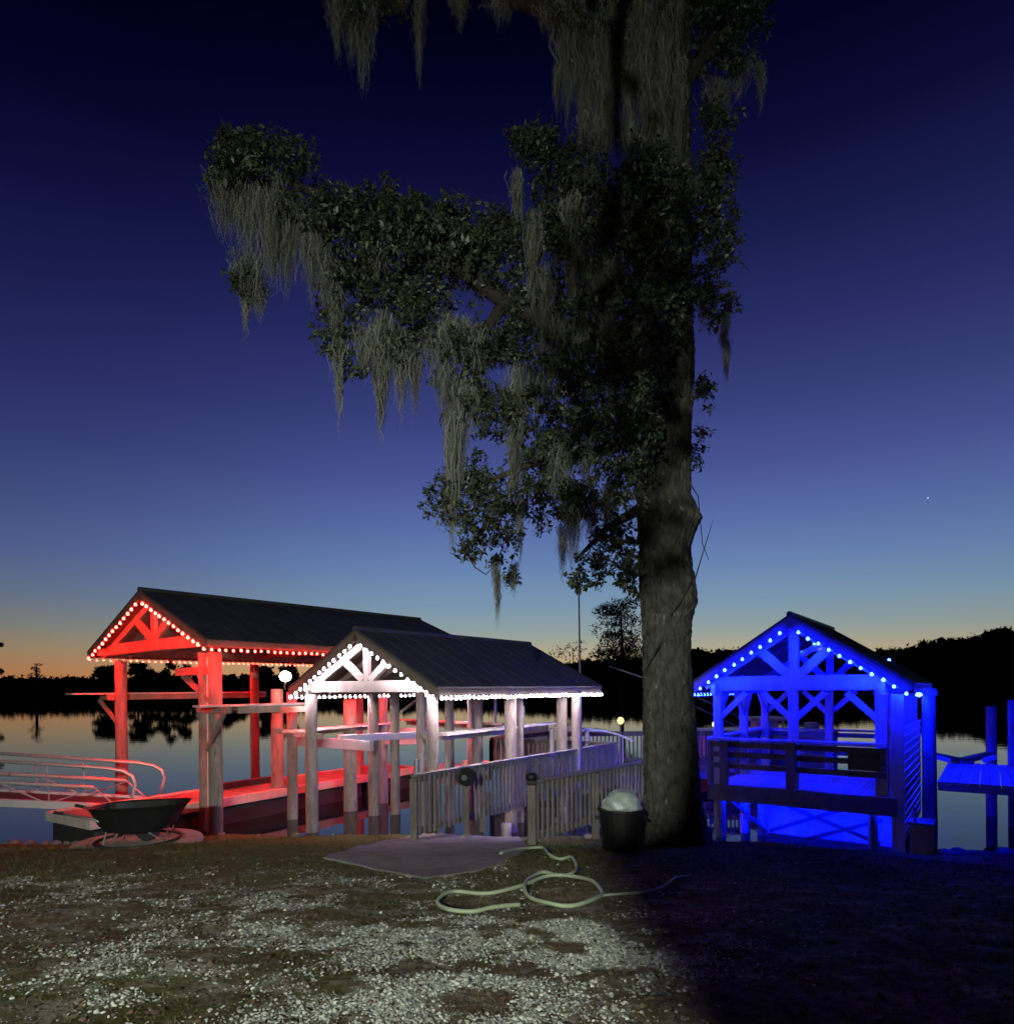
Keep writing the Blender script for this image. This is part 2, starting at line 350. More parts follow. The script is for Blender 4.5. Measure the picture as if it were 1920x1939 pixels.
def far_tree(label, px, topy, Y, wpx, nb, leaf=.35, group=None, core=True, flat=.7, nl=70):
    x = px2ray(px, HY)[0]*Y; h = P(px, topy, Y).z; R = wpx/2*Y/F
    t = thing('shore_tree', label, 'tree', (x, Y, 0), group=group)
    r = random.Random(px)
    MB().tube([(0, 0, -.3), (.1*R*r.uniform(-1, 1), 0, h*.45), (0, 0, h*.9)], [.28, .2, .07], 7).build('trunk', M['branch'], t)
    AV = []; AF = []; off = 0
    for i in range(nb):
        a = r.uniform(0, 2*PI); q = r.uniform(.1, 1); zz = h*r.uniform(.38, .98); rr = R*(1-.55*(zz/h-.3))
        V, Fc = crown_arrays(np.array([math.cos(a)*rr*q*.8, math.sin(a)*rr*q*.8, zz]), R*r.uniform(.25, .5), R*r.uniform(.22, .36)*flat, nl, leaf, px*31+i)
        if nb < 8 or not core: V = V[len(ICO_V):]; Fc = Fc[len(ICO_F):]-len(ICO_V)
        AV.append(V); AF.append(Fc+off); off += len(V)
    np_mesh('crown', np.concatenate(AV), np.concatenate(AF), M['far_leaf'], t)
    return t
# lone cypress standing in tiers
def cypress():
    Y = 180; x = px2ray(69, HY)[0]*Y; h = P(69, 1256, Y).z
    t = thing('cypress_tree', 'lone thin cypress with tiered flat branches rising above the far left treeline', 'tree', (x, Y, 0))
    MB().tube([(0, 0, -.5), (.1, 0, h*.6), (0, 0, h*.97)], [.5, .32, .1], 7).build('trunk', M['branch'], t)
    AV = []; AF = []; off = 0
    for i, (dx, dz, rx, rz) in enumerate(((.5, -.4, .9, .35), (-.5, -1.4, .8, .35), (.35, -1.9, .8, .5), (0, -2.7, .9, .6), (-1.1, -3.2, 1.1, .4), (1.1, -3.5, .9, .3), (-.3, -4.0, .8, .4), (0, -6, 1.6, 1.2), (0, -8, 1.8, 1.6))):
        V, Fc = crown_arrays(np.array([dx, 0, h+dz]), rx, rz, 60, .16, 900+i); V = V[len(ICO_V):]; Fc = Fc[len(ICO_F):]-len(ICO_V)
        AV.append(V); AF.append(Fc+off); off += len(V)
    np_mesh('crown', np.concatenate(AV), np.concatenate(AF), M['far_leaf'], t)
cypress()
g_ = 'dark bushy trees along the far shore behind the red boathouse'
for px, ty, w, lab in ((207, 1262, 70, 'rounded dark tree left of the red left front pile on the far shore'), (262, 1257, 44, 'small crowned tree just right of the red left front pile, far shore'),
                   (315, 1252, 56, 'tallest dark tree in the clump under the red eave, far shore'), (352, 1262, 50, 'lower tree at the right end of the clump under the red eave'),
                   (285, 1268, 60, 'low bushy tree filling the middle of the clump under the red eave'), (505, 1266, 60, 'broad tree left of the bright flood lamp on the far shore'), (545, 1262, 50, 'tree right behind the bright flood lamp on the far shore'),
                   (430, 1284, 90, 'low dark tree on the far shore behind the twin red piles')):
    far_tree(lab, px, ty, 165, w, 16, .3, g_)
far_tree('sparse airy tree glowing with sunset behind the thin mast', 1085, 1217, 170, 120, 7, .22)
far_tree('dark bushy tree silhouette just left of the big mossy trunk above the pier', 1176, 1134, 75, 135, 36, .10, core=False, nl=230)
far_tree('thin ragged tree cut by the left edge of the picture on the far shore', -4, 1200, 150, 30, 6, .25)

# ------------------------------------------------------------------ roofs and boathouses
def frame(root_xy, a):
    g = Vector((math.cos(a), math.sin(a), 0)); u = Vector((-math.sin(a), math.cos(a), 0)); o = Vector((*root_xy, 0))
    return o, g, u
def ly_at(px, o, g, u, lx, z=1.5):
    "distance back along the building at which the line x=lx crosses the sight line of column px"
    k = px2ray(px, HY + (EYE-z)*80)[0]
    a = o + g*lx
    return (k*a.y - a.x)/(u.x - k*u.y)

def gable_roof(root, w, L, ze, zp, y0=0.0, th=.10, rib=.4):
    "two pitched metal sheets with standing ribs, fascia boards, ceiling boards and rafters"
    for s in (-1, 1):
        m = MB(); n = Vector((s*(zp-ze), 0, w)).normalized()
        A, B = Vector((0, y0, zp)), Vector((s*w, y0, ze))
        e = Vector((0, L, 0)); t = n*.035
        m.add([A, B, B+e, A+e, A+t, B+t, B+e+t, A+e+t], [(0, 1, 2, 3), (7, 6, 5, 4), (0, 4, 5, 1), (2, 6, 7, 3), (1, 5, 6, 2), (0, 3, 7, 4)])
        k = int(L/rib)
        for i in range(k+1):
            y = Vector((0, .02+(L-.04)*i/k, 0)); m.beam(A+y+n*.038, B+y+n*.038, .03, .016, n)
        r = m.build('roof', M['roof'], root)
        # fascia boards
        f = MB()
        d = (B-A).normalized()
        f.beam(A-n*.09+Vector((0, .015, 0)), B-n*.09+Vector((0, .015, 0)), .03, .17, n)
        f.beam(A-n*.09+Vector((0, L-.015, 0)), B-n*.09+Vector((0, L-.015, 0)), .03, .17, n)
        f.beam(B+Vector((s*-.016, .03, -.06)), B+Vector((s*-.016, L-.03, -.06)), .03, .13)
        f.build('fascia', M['fascia'], r)
        c = MB(); q = n*-.03
        c.add([A+q+Vector((0, .04, 0)), B+q+Vector((-s*.04, .04, .03)), B+q+Vector((-s*.04, L-.04, .03)), A+q+Vector((0, L-.04, 0))], [(0, 1, 2, 3)])
        c.build('ceiling', M['ceil'], r)
        rf = MB(); kk = max(3, int(L/.9))
        for i in range(1, kk):
            y = Vector((0, L*i/kk, 0)); rf.beam(A-n*.10+y+d*.05, B-n*.10+y-d*.06, .045, .13, n)
        rf.build('rafters', M['timber'], r)
    MB().tube([(0, y0-.01, zp+.045), (0, y0+L+.01, zp+.045)], .06, 8).build('ridge_cap', M['roof'], root)

def truss(root, y, xb, zb, w, ze, zp, mt, hb=.24, strut_h=.13, spread=.55):
    MB().box((0, y, zb), (2*xb, .09, hb)).build('tie_beam', mt, root, bevel=.008)
    slope = (zp-ze)/w
    top = zp-.22
    MB().beam((0, y, zb+hb/2), (0, y, top), .09, strut_h, (1, 0, 0)).build('king_post', mt, root, bevel=.006)
    for s in (-1, 1):
        x = spread*w*.5; z = zp-slope*x-.20
        MB().beam((s*.10, y-.006, zb+hb/2+.01), (s*x, y-.006, z), .085, strut_h, (s, 0, .4)).build('strut', mt, root, bevel=.006)
        MB().beam((s*(w-.25), y+.004, ze+slope*.25-.17), (s*.02, y+.004, zp-.19), .08, .14, (0, 0, 1)).build('top_chord', mt, root)

def pile_mb(x, y, z0, z1, r, seed=0, lean=.0):
    q = random.Random(seed); m = 9
    pts = [Vector((x+lean*(1-i/(m-1))+q.uniform(-1, 1)*.006, y+q.uniform(-1, 1)*.006, z0+(z1-z0)*i/(m-1))) for i in range(m)]
    return MB().tube(pts, [r*(1.06-.1*i/(m-1))*q.uniform(.98, 1.02) for i in range(m)], 14)

# an LED light of the string: small glowing dome facing out, black cup behind it whose lens throws the light down and onto the building (local +y)
def bulb_mesh(c, tilt):
    m = MB(); m.lathe((0, 0, 0), [(.004, .045), (.016, .042), (.030, .018), (.036, -.002), (.031, -.022), (.016, -.033), (.004, -.036)], 10); nd = len(m.f)
    n = Vector((0, math.sin(tilt), -math.cos(tilt))); a = Vector((1, 0, 0)); b = n.cross(a); o = Vector((0, .052, .012))
    vs = []
    for r, h in ((.012, -.03), (.040, -.025), (.040, .012), (.036, .012), (.036, -.004)):
        vs += [o+(a*math.cos(q)+b*math.sin(q))*r+n*h for q in (2*PI*k/12 for k in range(12))]
    fs = [(i*12+k, i*12+(k+1) % 12, (i+1)*12+(k+1) % 12, (i+1)*12+k) for i in range(4) for k in range(12)]+[tuple(range(12))[::-1]]
    m.add(vs, fs); nc = len(m.f)
    vs = [o+(a*math.cos(q)+b*math.sin(q))*.0355+n*-.003 for q in (2*PI*k/12 for k in range(12))]
    m.add(vs, [tuple(range(12))])
    me = bpy.data.meshes.new('bulb'); me.from_pydata(m.v, [], m.f)
    for q in (M['dome_'+c], M['black'], M['bulb_'+c]): me.materials.append(q)
    for k, p in enumerate(me.polygons): p.material_index = 0 if k < nd else (1 if k < nc else 2); p.use_smooth = k < nd
    return me
for c, v in (('red', (120, 2.0, 1.2)), ('white', (34, 29, 32)), ('blue', (.80, 2.4, 340))): M['dome_'+c] = emit(c+'_dome', v)
BULB = {(c, k): bulb_mesh(c, math.radians(t)) for c, te in (('red', 12), ('white', 8), ('blue', -42)) for k, t in (('rake', 38 if c == 'red' else 55), ('eave', te))}
def string_light(label, colour, pts, group, scale=1.0, kind='eave', rz=0):
    "pts: world positions of the bulbs"
    t = thing('string_light', label, 'string light', pts[0], group=group)
    o = Vector(pts[0]); cp = []
    for i, p in enumerate(pts):
        cp.append(Vector(p)-o+Vector((0, 0, .052)))
        if i < len(pts)-1: cp.append((Vector(p)+Vector(pts[i+1]))/2-o+Vector((0, 0, .045)))
    MB().tube(cp, .006, 5).build('cord', M['cord'], t)
    for i, p in enumerate(pts):
        b = bpy.data.objects.new('bulb', BULB[colour, kind]); col.objects.link(b); b.parent = t
        b.location = Vector(p)-o + Vector((random.uniform(-1, 1), random.uniform(-1, 1), random.uniform(-1, 1)-.6*abs(math.sin(i*.5))))*.009
        b.rotation_euler = (random.uniform(-.06, .06), random.uniform(-.06, .06), rz)
        s = scale*random.uniform(.93, 1.07); b.scale = (s, s, s)
    return t
def line_pts(a, b, n, skip0=.5):
    a, b = Vector(a), Vector(b); return [a+(b-a)*((i+skip0)/(n-1+2*skip0)) for i in range(n)]

SPEC = {'red': ((-8.507, 15.156), -.674, 3.166, 8.94, 3.997, 5.307), 'white': ((-2.907, 12.551), -.638, 2.129, 5.907, 3.005, 4.119), 'blue': ((5.23, 12.1), -.637, 1.96, 4.03, 3.009, 4.287)}
def eave_strings(key, nr, ne, group, names, rake_off=.10, drop=.17):
    yr = -.07 if key == 'blue' else 0.0; bs = {'red': (.92, .70), 'white': (.74, .80), 'blue': (.80, .72)}[key]
    (ox, oy), a, w, L, ze, zp = SPEC[key]; o, g, u = frame((ox, oy), a); s = (zp-ze)/w
    W = lambda x, y, z: o+g*x+u*y+Vector((0, 0, z))
    for sd, nm in ((-1, names[0]), (1, names[1])):
        string_light(nm, key, [W(*p) for p in line_pts((sd*.08, yr, zp-.255), (sd*(w-.03), yr, ze-.195), nr)], group, bs[0], 'rake', a)
    for sd, nm, n in ((-1, names[2], ne[0]), (1, names[3], ne[1])):
        string_light(nm, key, [W(*p) for p in line_pts((sd*(w+.03), 0.0, ze-drop), (sd*(w+.03), L, ze-drop), n)], group, bs[1], 'eave', a+sd*PI/2)

# ---- red boathouse
(ox, oy), a, w, L, ze, zp = SPEC['red']; o, g, u = frame((ox, oy), a)
R = thing('boathouse', 'large open boathouse on piles lit red by string lights', 'boathouse', (ox, oy, 0), a)
gable_roof(R, w, L, ze, zp)
RX = 2.72
fy = ly_at(408, o, g, u, RX)
truss(R, .34, RX+.02, ze+.07, w, ze, zp, M['timber'], .27, .17, .6)
truss(R, L-.4, RX+.02, ze+.07, w, ze, zp, M['timber'], .27, .17, .6)
truss(R, L*.5, RX+.02, ze+.07, w, ze, zp, M['timber'], .22, .12, .6)
for s in (-1, 1):
    MB().beam((s*RX, .1, ze+.03), (s*RX, L-.1, ze+.03), .10, .22).build('header_beam', M['timber'], R, bevel=.008)
lf = ly_at(230, o, g, u, -RX)
for x, y, r in ((RX, max(fy, .3), .14), (RX-.42, ly_at(386, o, g, u, RX-.42), .10), (-RX, lf, .15), (-RX, L*.5, .14), (-RX, L-.4, .14), (RX, L*.55, .15), (RX, L-.4, .15), (RX-.3, L*.55, .13)):
    pile_mb(x, y, -2, ze-.2, r, int(x*100+y*10)).build('pile', M['pile'], R, smooth=True)
FY = max(fy, .3)
# pale guide pole between the twin piles
MB().tube([(RX-.2, ly_at(395, o, g, u, RX-.2), -1), (RX-.2, ly_at(395, o, g, u, RX-.2), ze-.3)], .03, 8).build('guide_pole', M['white'], R)
# left catwalk with knee brace
zc = 2.93; cx = -RX-.42
c0, c1 = ly_at(130, o, g, u, cx, zc), ly_at(520, o, g, u, -RX+.3, zc)
def catwalk(x, y0, y1, z, wd=.5):
    m = MB(); 
    for k in range(3): m.box((x+(k-1)*wd/3, (y0+y1)/2, z), (wd/3-.012, y1-y0, .045))
    c = m.build('catwalk', M['pale_timber'], R)
    m = MB()
    for dx in (-wd/2+.03, wd/2-.03): m.beam((x+dx, y0+.8, z-.10), (x+dx, y1, z-.10), .04, .14)
    m.build('joist', M['timber'], c)
catwalk(cx, c0, min(c1, L), zc)
MB().beam((-RX+.1, lf+.02, zc-.12), (cx-.3, lf+.02, zc-.12), .09, .14).build('bracket', M['timber'], R)
MB().beam((-RX, lf-.02, 2.05), (cx-.2, lf-.30, zc-.16), .07, .09).build('knee_brace', M['timber'], R)
# right catwalk with its arm and brace
cx2 = RX+.36; z2 = 2.68
d0, d1 = ly_at(372, o, g, u, cx2, z2), ly_at(580, o, g, u, cx2, z2)
catwalk(cx2, d0, d1, z2, .34)
MB().beam((RX-.5, FY-.12, z2-.09), (cx2+.45, FY-.12, z2-.09), .08, .12).build('bracket', M['timber'], R)
MB().beam((RX-.05, FY-.17, 1.75), (cx2+.35, FY-.17, z2-.13), .06, .08).build('knee_brace', M['timber'], R)
# arm and brace inside, near the top
MB().beam((RX, FY-.1, 3.42), (RX-1.9, FY+.1, 3.42), .10, .17).build('bracket', M['timber'], R)
MB().beam((RX-.1, FY-.05, 2.78), (RX-1.65, FY+.1, 3.34), .08, .11).build('knee_brace', M['timber'], R)
MB().beam((RX-.38, FY+.2, 2.2), (RX-.95, FY+.3, 2.95), .07, .09).build('knee_brace', M['timber'], R)
for s in (-1, 1):
    MB().beam((s*RX, L-.4, 3.1), (s*(RX-.8), L-.4, ze-.2), .07, .09).build('knee_brace', M['timber'], R)
GL = 'string lights along the boathouse roofs'
eave_strings('red', 14, (54, 57), 'red string lights on the large boathouse', (
    'red string light up the left rake of the large red boathouse gable', 'red string light down the right rake of the large red boathouse gable',
    'long red string light under the far left eave of the red boathouse', 'long red string light along the near right eave of the red boathouse'))

# free standing piles between the two boathouses
def mooring_pile(px, py_base, Y, topz, r, label, grp, z0=-1.8):
    p = P(px, py_base, Y); o_ = pile_mb(0, 0, z0, topz, r, px).build('mooring_pile', M['pile'], smooth=True); o_.location = (p.x, p.y, 0)
    tag(o_, label, 'pile', grp); return o_
mooring_pile(526, 1530, 16.3, 3.02, .155, 'brown round pile left of the white boathouse under the flood lamp', 'bare piles beside the boathouses')
mooring_pile(554, 1530, 15.2, 2.95, .12, 'slim round pile between the flood lamp pile and the white front left pile', 'bare piles beside the boathouses')
mooring_pile(664, 1530, 16.2, 2.75, .165, 'stout round pile in mid water under the white gable centre', 'bare piles beside the boathouses')
mooring_pile(708, 1530, 15.6, 2.9, .135, 'pale round pile right of the stout mid water pile under the white gable', 'bare piles beside the boathouses')
mooring_pile(681, 1500, 19.0, 3.2, .12, 'dark slim pile behind the stout mid water pile', 'bare piles beside the boathouses')

# ---- white boathouse
(ox, oy), a, w, L, ze, zp = SPEC['white']; o, g, u = frame((ox, oy), a)
Wt = thing('boathouse', 'smaller open boathouse with gable lit white in front of the red one', 'boathouse', (ox, oy, 0), a)
gable_roof(Wt, w, L, ze, zp)
WX = 1.72
ty = .30
truss(Wt, ty, WX+.10, ze+.045, w, ze, zp, M['pale_timber'], .22, .14, .62)
truss(Wt, L*.5, WX+.02, ze+.02, w, ze, zp, M['timber'], .2, .12, .62)
truss(Wt, L-.35, WX+.02, ze+.02, w, ze, zp, M['timber'], .2, .12, .62)
for s in (-1, 1):
    MB().beam((s*WX, .12, ze+.05), (s*WX, L-.1, ze+.05), .09, .18).build('header_beam', M['timber'], Wt, bevel=.008)
for px, sx, r in ((590, -1, .13), (748, -1, .115), (893, -1, .115)):
    pile_mb(-WX, ly_at(px, o, g, u, -WX), -2, ze-.1, r, px).build('pile', M['pile'], Wt, smooth=True)
for px, r in ((820, .105), (967, .13), (1064, .13)):
    pile_mb(WX, ly_at(px, o, g, u, WX), -2, ze-.1, r, px).build('pile', M['pile'], Wt, smooth=True)
for px, x, r in ((798, -.2, .105), (851, -.2, .11), (906, .1, .11), (1092, 2.05, .12), (984, 1.3, .09)):
    yy = ly_at(px, o, g, u, x); pile_mb(x, yy, -2, ze-.12+max(0, .4*(1-abs(x)/w)), r, px).build('pile', M['pile'], Wt, smooth=True)
def wboard(pa, pb, wd, th, mt='pale_timber', nm='catwalk'):
    o_ = MB().beam(pa, pb, wd, th).build(nm, M[mt]); o_.parent = Wt; o_.matrix_parent_inverse = Matrix.Rotation(-a, 4, 'Z') @ Matrix.Translation((-ox, -oy, 0)); return o_
wboard(P(546, 1386, 14.2), P(737, 1369, 17.6), .34, .05)
wboard(P(546, 1391, 14.25), P(737, 1374, 17.65), .05, .12, 'timber', 'joist')
wboard(P(520, 1384, 14.6), P(610, 1396, 13.7), .08, .12, 'timber', 'bracket')
wboard(P(758, 1363, 20.2), P(958, 1372, 17.8), .34, .05)
wboard(P(770, 1369, 20.1), P(950, 1379, 17.9), .05, .13, 'timber', 'joist')
wboard(P(836, 1391, 12.4), P(1046, 1369, 16.4), .30, .05)
wboard(P(836, 1396, 12.4), P(1000, 1381, 15.4), .05, .12, 'timber', 'joist')
wboard(P(515, 1346, 14.6), P(588, 1342, 13.9), .08, .12, 'timber', 'bracket')
wboard(P(760, 1348, 15.9), P(795, 1322, 15.3), .05, .06, 'timber', 'knee_brace')
wboard(P(800, 1396, 14), P(888, 1392, 14.6), .06, .10, 'timber', 'bracket')
wboard(P(940, 1388, 17.2), P(1036, 1377, 18.2), .12, .18, 'timber', 'cross_beam')
eave_strings('white', 13, (40, 46), 'white string lights on the smaller boathouse', (
    'white string light up the left rake of the smaller boathouse gable', 'white string light down the right rake of the smaller boathouse gable',
    'white string light under the left eave of the white boathouse, seen through its front', 'dense white string light along the long right eave of the white boathouse'))

# boat lift slung in the white boathouse
BL = thing('boat_lift', 'aluminium boat lift with bunk beams slung inside the white boathouse', 'boat lift', (ox, oy, 0), a)
def inv(p): p = p-Vector((ox, oy, 0)); return Vector((p.dot(g), p.dot(u), p.z))
def lbeam(pa, pb, wd, h, mt, nm): MB().beam(inv(pa), inv(pb), wd, h).build(nm, M[mt], BL, bevel=.006)
lbeam(P(640, 1399, 14.9), P(808, 1391, 16.2), .20, .16, 'alu', 'bunk')
lbeam(P(560, 1403, 15.6), P(704, 1413, 14.4), .12, .22, 'alu', 'cross_beam')
lbeam(P(700, 1404, 17.6), P(812, 1401, 16.3), .10, .20, 'alu', 'cross_beam')
lbeam(P(735, 1384, 18.0), P(812, 1380, 16.9), .16, .10, 'alu', 'bunk')
for pp in ((700, 1400, 15.3), (704, 1400, 15.35), (808, 1392, 16.2)):
    q = inv(P(*pp)); MB().tube([q, (q.x, q.y, ze-.1)], .012, 6).build('cable', M['steel'], BL)
# white guide poles, sign, box
for px, t0, t1, Y, lab in ((851, 1322, 1452, 15.6, 'tall white guide pole inside the white boathouse reaching the water'), (938, 1320, 1372, 17.8, 'short white guide pole right of centre behind the white boathouse'),
                        (1060, 1318, 1400, 16.6, 'thin white guide pole at the right end of the white boathouse')):
    pa, pb = P(px, t1, Y), P(px, t0, Y)
    tag(MB().tube([(0, 0, -.3 if px == 851 else 0), (0, 0, pb.z-pa.z)], .035, 10).build('guide_pole', M['white'], loc=None), lab, 'pole', 'white guide poles at the boathouse').location = pa
SG = thing('notice_board', 'white blank notice board hung near the right end of the white boathouse', 'sign', P(984, 1348, 15.2), a)
MB().box((0, 0, 0), (.27, .02, .28)).build('panel', M['white'], SG, bevel=.004)
MB().tube([(.03, -.02, -.25), (.03, -.02, .45)], .008, 6).build('hanger', M['steel'], SG)

# ---- flood lamp on its pile
fl = P(541, 1281, 15.8)
FLm = thing('flood_lamp', 'bright white flood lamp on top of the brown pile left of the white gable', 'lamp', fl)
MB().box((0, .06, 0), (.22, .08, .18)).build('housing', M['steel'], FLm, bevel=.01)
MB().tube([(0, .08, -.08), (-.1, .2, -.22), (-.12, .3, -.3)], .02, 8).build('bracket', M['steel'], FLm)
MB().lathe((0, -.02, 0), [(.02, .125), (.10, .09), (.14, 0), (.10, -.09), (.02, -.125)], 18).build('lens', emit('flood_glow', (46, 49, 42)), FLm, smooth=True)

# ------------------------------------------------------------------ floating dock and gangway
fd = P(170, 1556, 12.2)
ang = -.56
D = thing('floating_dock', 'long low floating dock with pale kerb lit red under the boathouse', 'dock', (fd.x, fd.y, 0), ang)
Ld, Wd, zt = 9.6, 1.75, fd.z
m = MB(); k = 64
for i in range(k): m.box((-Wd/2, .10+(Ld-.2)*(i+.5)/k, zt-.02), (Wd-.22, (Ld-.2)/k-.012, .035))
m.build('deck_boards', M['deck'], D)
for x in (-.055, -Wd+.055): MB().box((x, Ld/2, zt-.07), (.11, Ld, .20)).build('kerb', M['pale_timber'], D, bevel=.01)
for y in (.05, Ld-.05): MB().box((-Wd/2, y, zt-.075), (Wd-.226, .10, .19)).build('kerb', M['pale_timber'], D, bevel=.01)
for i in range(4): MB().box((-Wd/2, 1.2+i*2.4, zt/2-.20), (Wd-.1, 2.2, zt-.02)).build('float', M['float'], D, bevel=.03)
for y in (1.5, 4.5, 7.6):
    MB().box((-.06, y, zt+.055), (.05, .18, .03)).tube([(-.06, y-.05, zt+.0), (-.06, y-.05, zt+.06)], .012, 6).build('cleat', M['steel'], D)
bmp = MB().beam((0, 0, .08), (0, 2.1, .08), .18, .14).build('carpeted_bunk', M['float'], loc=None); bmp.location = D.matrix_basis @ Vector((-1.35, 3.2, zt)); bmp.rotation_euler = (0, 0, ang)
tag(bmp, 'dark carpeted bunk timber lying along the floating dock', 'timber')

# aluminium gangway to the left
ge = P(236, 1520, 14.6)
Gw = thing('gangway', 'aluminium gangway with truss sides and curved handrail end at the left edge', 'gangway', (0, 0, 0))
gdir = (P(0, 1524, 13.9)-P(205, 1533, 14.5)); gdir = Vector((gdir.x, gdir.y, gdir.z)).normalized()
E0 = P(222, 1530, 14.5)
for k, offy in enumerate((0, 1.05)):
    sd = Vector((-gdir.y, gdir.x, 0)).normalized()*-1 if False else Vector((.1, .99, 0))
    b0 = E0+sd*offy
    up = Vector((0, 0, 1)); n = 8; Lg = 7.0
    B = lambda t, h: b0+gdir*t+up*h
    MB().beam(B(0.1, 0), B(Lg, 0), .09, .16).build('bottom_chord', M['alu'], Gw)
    MB().tube([B(.45, .42), B(Lg, .42)], .045, 8).build('mid_chord', M['alu'], Gw)
    hr = [B(-.25, .12), B(-.32, .35), B(-.36, .55), B(-.30, .72), B(-.12, .82), B(.2, .86), B(Lg, .90)]
    MB().tube(hr, .036, 8).build('handrail', M['alu'], Gw, smooth=True)
    dg = MB()
    for i in range(7):
        t0 = .4+i*.95; dg.tube([B(t0, .03), B(t0+.9, .42)] if i % 2 else [B(t0, .42), B(t0+.9, .03)], .018, 6); dg.tube([B(t0+.9, .0), B(t0+.95, .9)], .014, 6)
    dg.tube([B(.02, .03), B(.45, .42)], .018, 6)
    dg.build('truss_bars', M['alu'], Gw)
dkb = MB(); sd = Vector((.1, .99, 0))
dkb.add([E0+gdir*.1+sd*.05+Vector((0, 0, .03)), E0+gdir*.1+sd*1.0+Vector((0, 0, .03)), E0+gdir*7+sd*1.0+Vector((0, 0, .03)), E0+gdir*7+sd*.05+Vector((0, 0, .03))], [(0, 1, 2, 3)])
dkb.build('tread', M['float'], Gw)

# ------------------------------------------------------------------ concrete path and boardwalk with railings
poly = [hit(*p) for p in ((612, 1627), (690, 1603), (775, 1586), (850, 1572), (940, 1556), (1008, 1604), (985, 1620), (950, 1634), (905, 1652), (850, 1660), (800, 1665), (745, 1655), (702, 1646), (655, 1636))]
bmp_ = bmesh.new(); bv = [bmp_.verts.new((p.x, p.y, p.z+.02)) for p in poly]; fc = bmp_.faces.new(bv)
r_ = bmesh.ops.triangulate(bmp_, faces=[fc])
for _ in range(4): bmesh.ops.subdivide_edges(bmp_, edges=[e for e in bmp_.edges if e.calc_length() > .35], cuts=1, use_grid_fill=False); bmesh.ops.triangulate(bmp_, faces=bmp_.faces[:])
for v in bmp_.verts:
    v.co.z = float(zg(v.co.x, v.co.y))+.020 + .004*math.sin(v.co.x*9)
ex = bmesh.ops.extrude_face_region(bmp_, geom=bmp_.faces[:])
for e in ex['geom']:
    if isinstance(e, bmesh.types.BMVert): e.co.z -= .12
bmesh.ops.recalc_face_normals(bmp_, faces=bmp_.faces[:])
me = bpy.data.meshes.new('path'); bmp_.to_mesh(me); bmp_.free(); me.materials.append(M['concrete']); po = bpy.data.objects.new('path', me); col.objects.link(po); tag(po, kind='structure')

def railing(label, pts, ztop, zbot, group, posts=None, spacing=.125, zb_list=None, mt='rail_wood'):
    "pts: ground plan points; rail of constant top height"
    A = Vector(pts[0]); t = thing('railing', label, 'railing', (A.x, A.y, zbot), group=group)
    zt, top, bot, bal = ztop-zbot, MB(), MB(), MB()
    for i in range(len(pts)-1):
        a_, b_ = Vector(pts[i])-A, Vector(pts[i+1])-A; a_.z = b_.z = 0
        d = (b_-a_); Ls = d.length; dn = d.normalized(); nrm = Vector((-dn.y, dn.x, 0))
        Z = lambda z: Vector((0, 0, z))
        top.beam(a_+Z(zt-.02), b_+Z(zt-.02), .14, .04); top.beam(a_+Z(zt-.095)+nrm*.022, b_+Z(zt-.095)+nrm*.022, .04, .11)
        bot.beam(a_+Z(.12)+nrm*.022, b_+Z(.12)+nrm*.022, .04, .09)
        n = int(Ls/spacing)
        for k in range(1, n):
            p = a_+dn*(k*Ls/n)-nrm*.018; bal.beam(p+Z(.05), p+Z(zt-.043), .036, .04, dn)
        np_ = max(1, round(Ls/1.7))
        for k in range(np_+1):
            if k == 0 and i > 0: continue
            p = a_+dn*(k*Ls/np_)
            MB().box((p.x, p.y, (zt-.045)/2-.12), (.12, .12, zt+.15)).build('post', M[mt], t, bevel=.008)
    top.build('top_rail', M[mt], t); bot.build('bottom_rail', M[mt], t); bal.build('balusters', M[mt], t)
    return t
GR = 'wooden railings along the boardwalk'
Lb = hit(784, 1592)
ztl = EYE - px2ray(784, 1467)[1]*Lb.y
def at_z(px, py, z): rx, rz = px2ray(px, py); Y = (EYE-z)/rz; return Vector((rx*Y, Y, z))
Le = at_z(1164, 1406, ztl)
Rb = hit(1007, 1602); ztr = EYE - px2ray(1007, 1478)[1]*Rb.y
Re = at_z(1222, 1440, ztr)
zdk = ztl-1.0
print('rails', Lb, Le, ztl, Rb, Re, ztr)
railing('left boardwalk railing running from the concrete path towards the white boathouse', [Lb, Le], ztl, Lb.z+.02, GR)
railing('right boardwalk railing ending beside the big tree trunk', [Rb, Re], ztr, Rb.z+.02, GR)
Pa = at_z(930, 1397, ztl)
railing('cross railing of the upper landing in front of the white boathouse', [Pa, Vector((Le.x-.06, Le.y+.1, 0))], ztl, zdk, GR)
Fa, Fb = at_z(1062, 1386, ztl+.02), at_z(1405, 1384, ztl+.02)
railing('farthest railing behind the trunk, along the back of the pier', [Fa, Fb], ztl+.02, zdk, GR)
Pb = at_z(1040, 1384, ztl); railing('short slanting railing at the back corner of the landing beside the white boathouse', [Pa, Pb], ztl, zdk, GR)
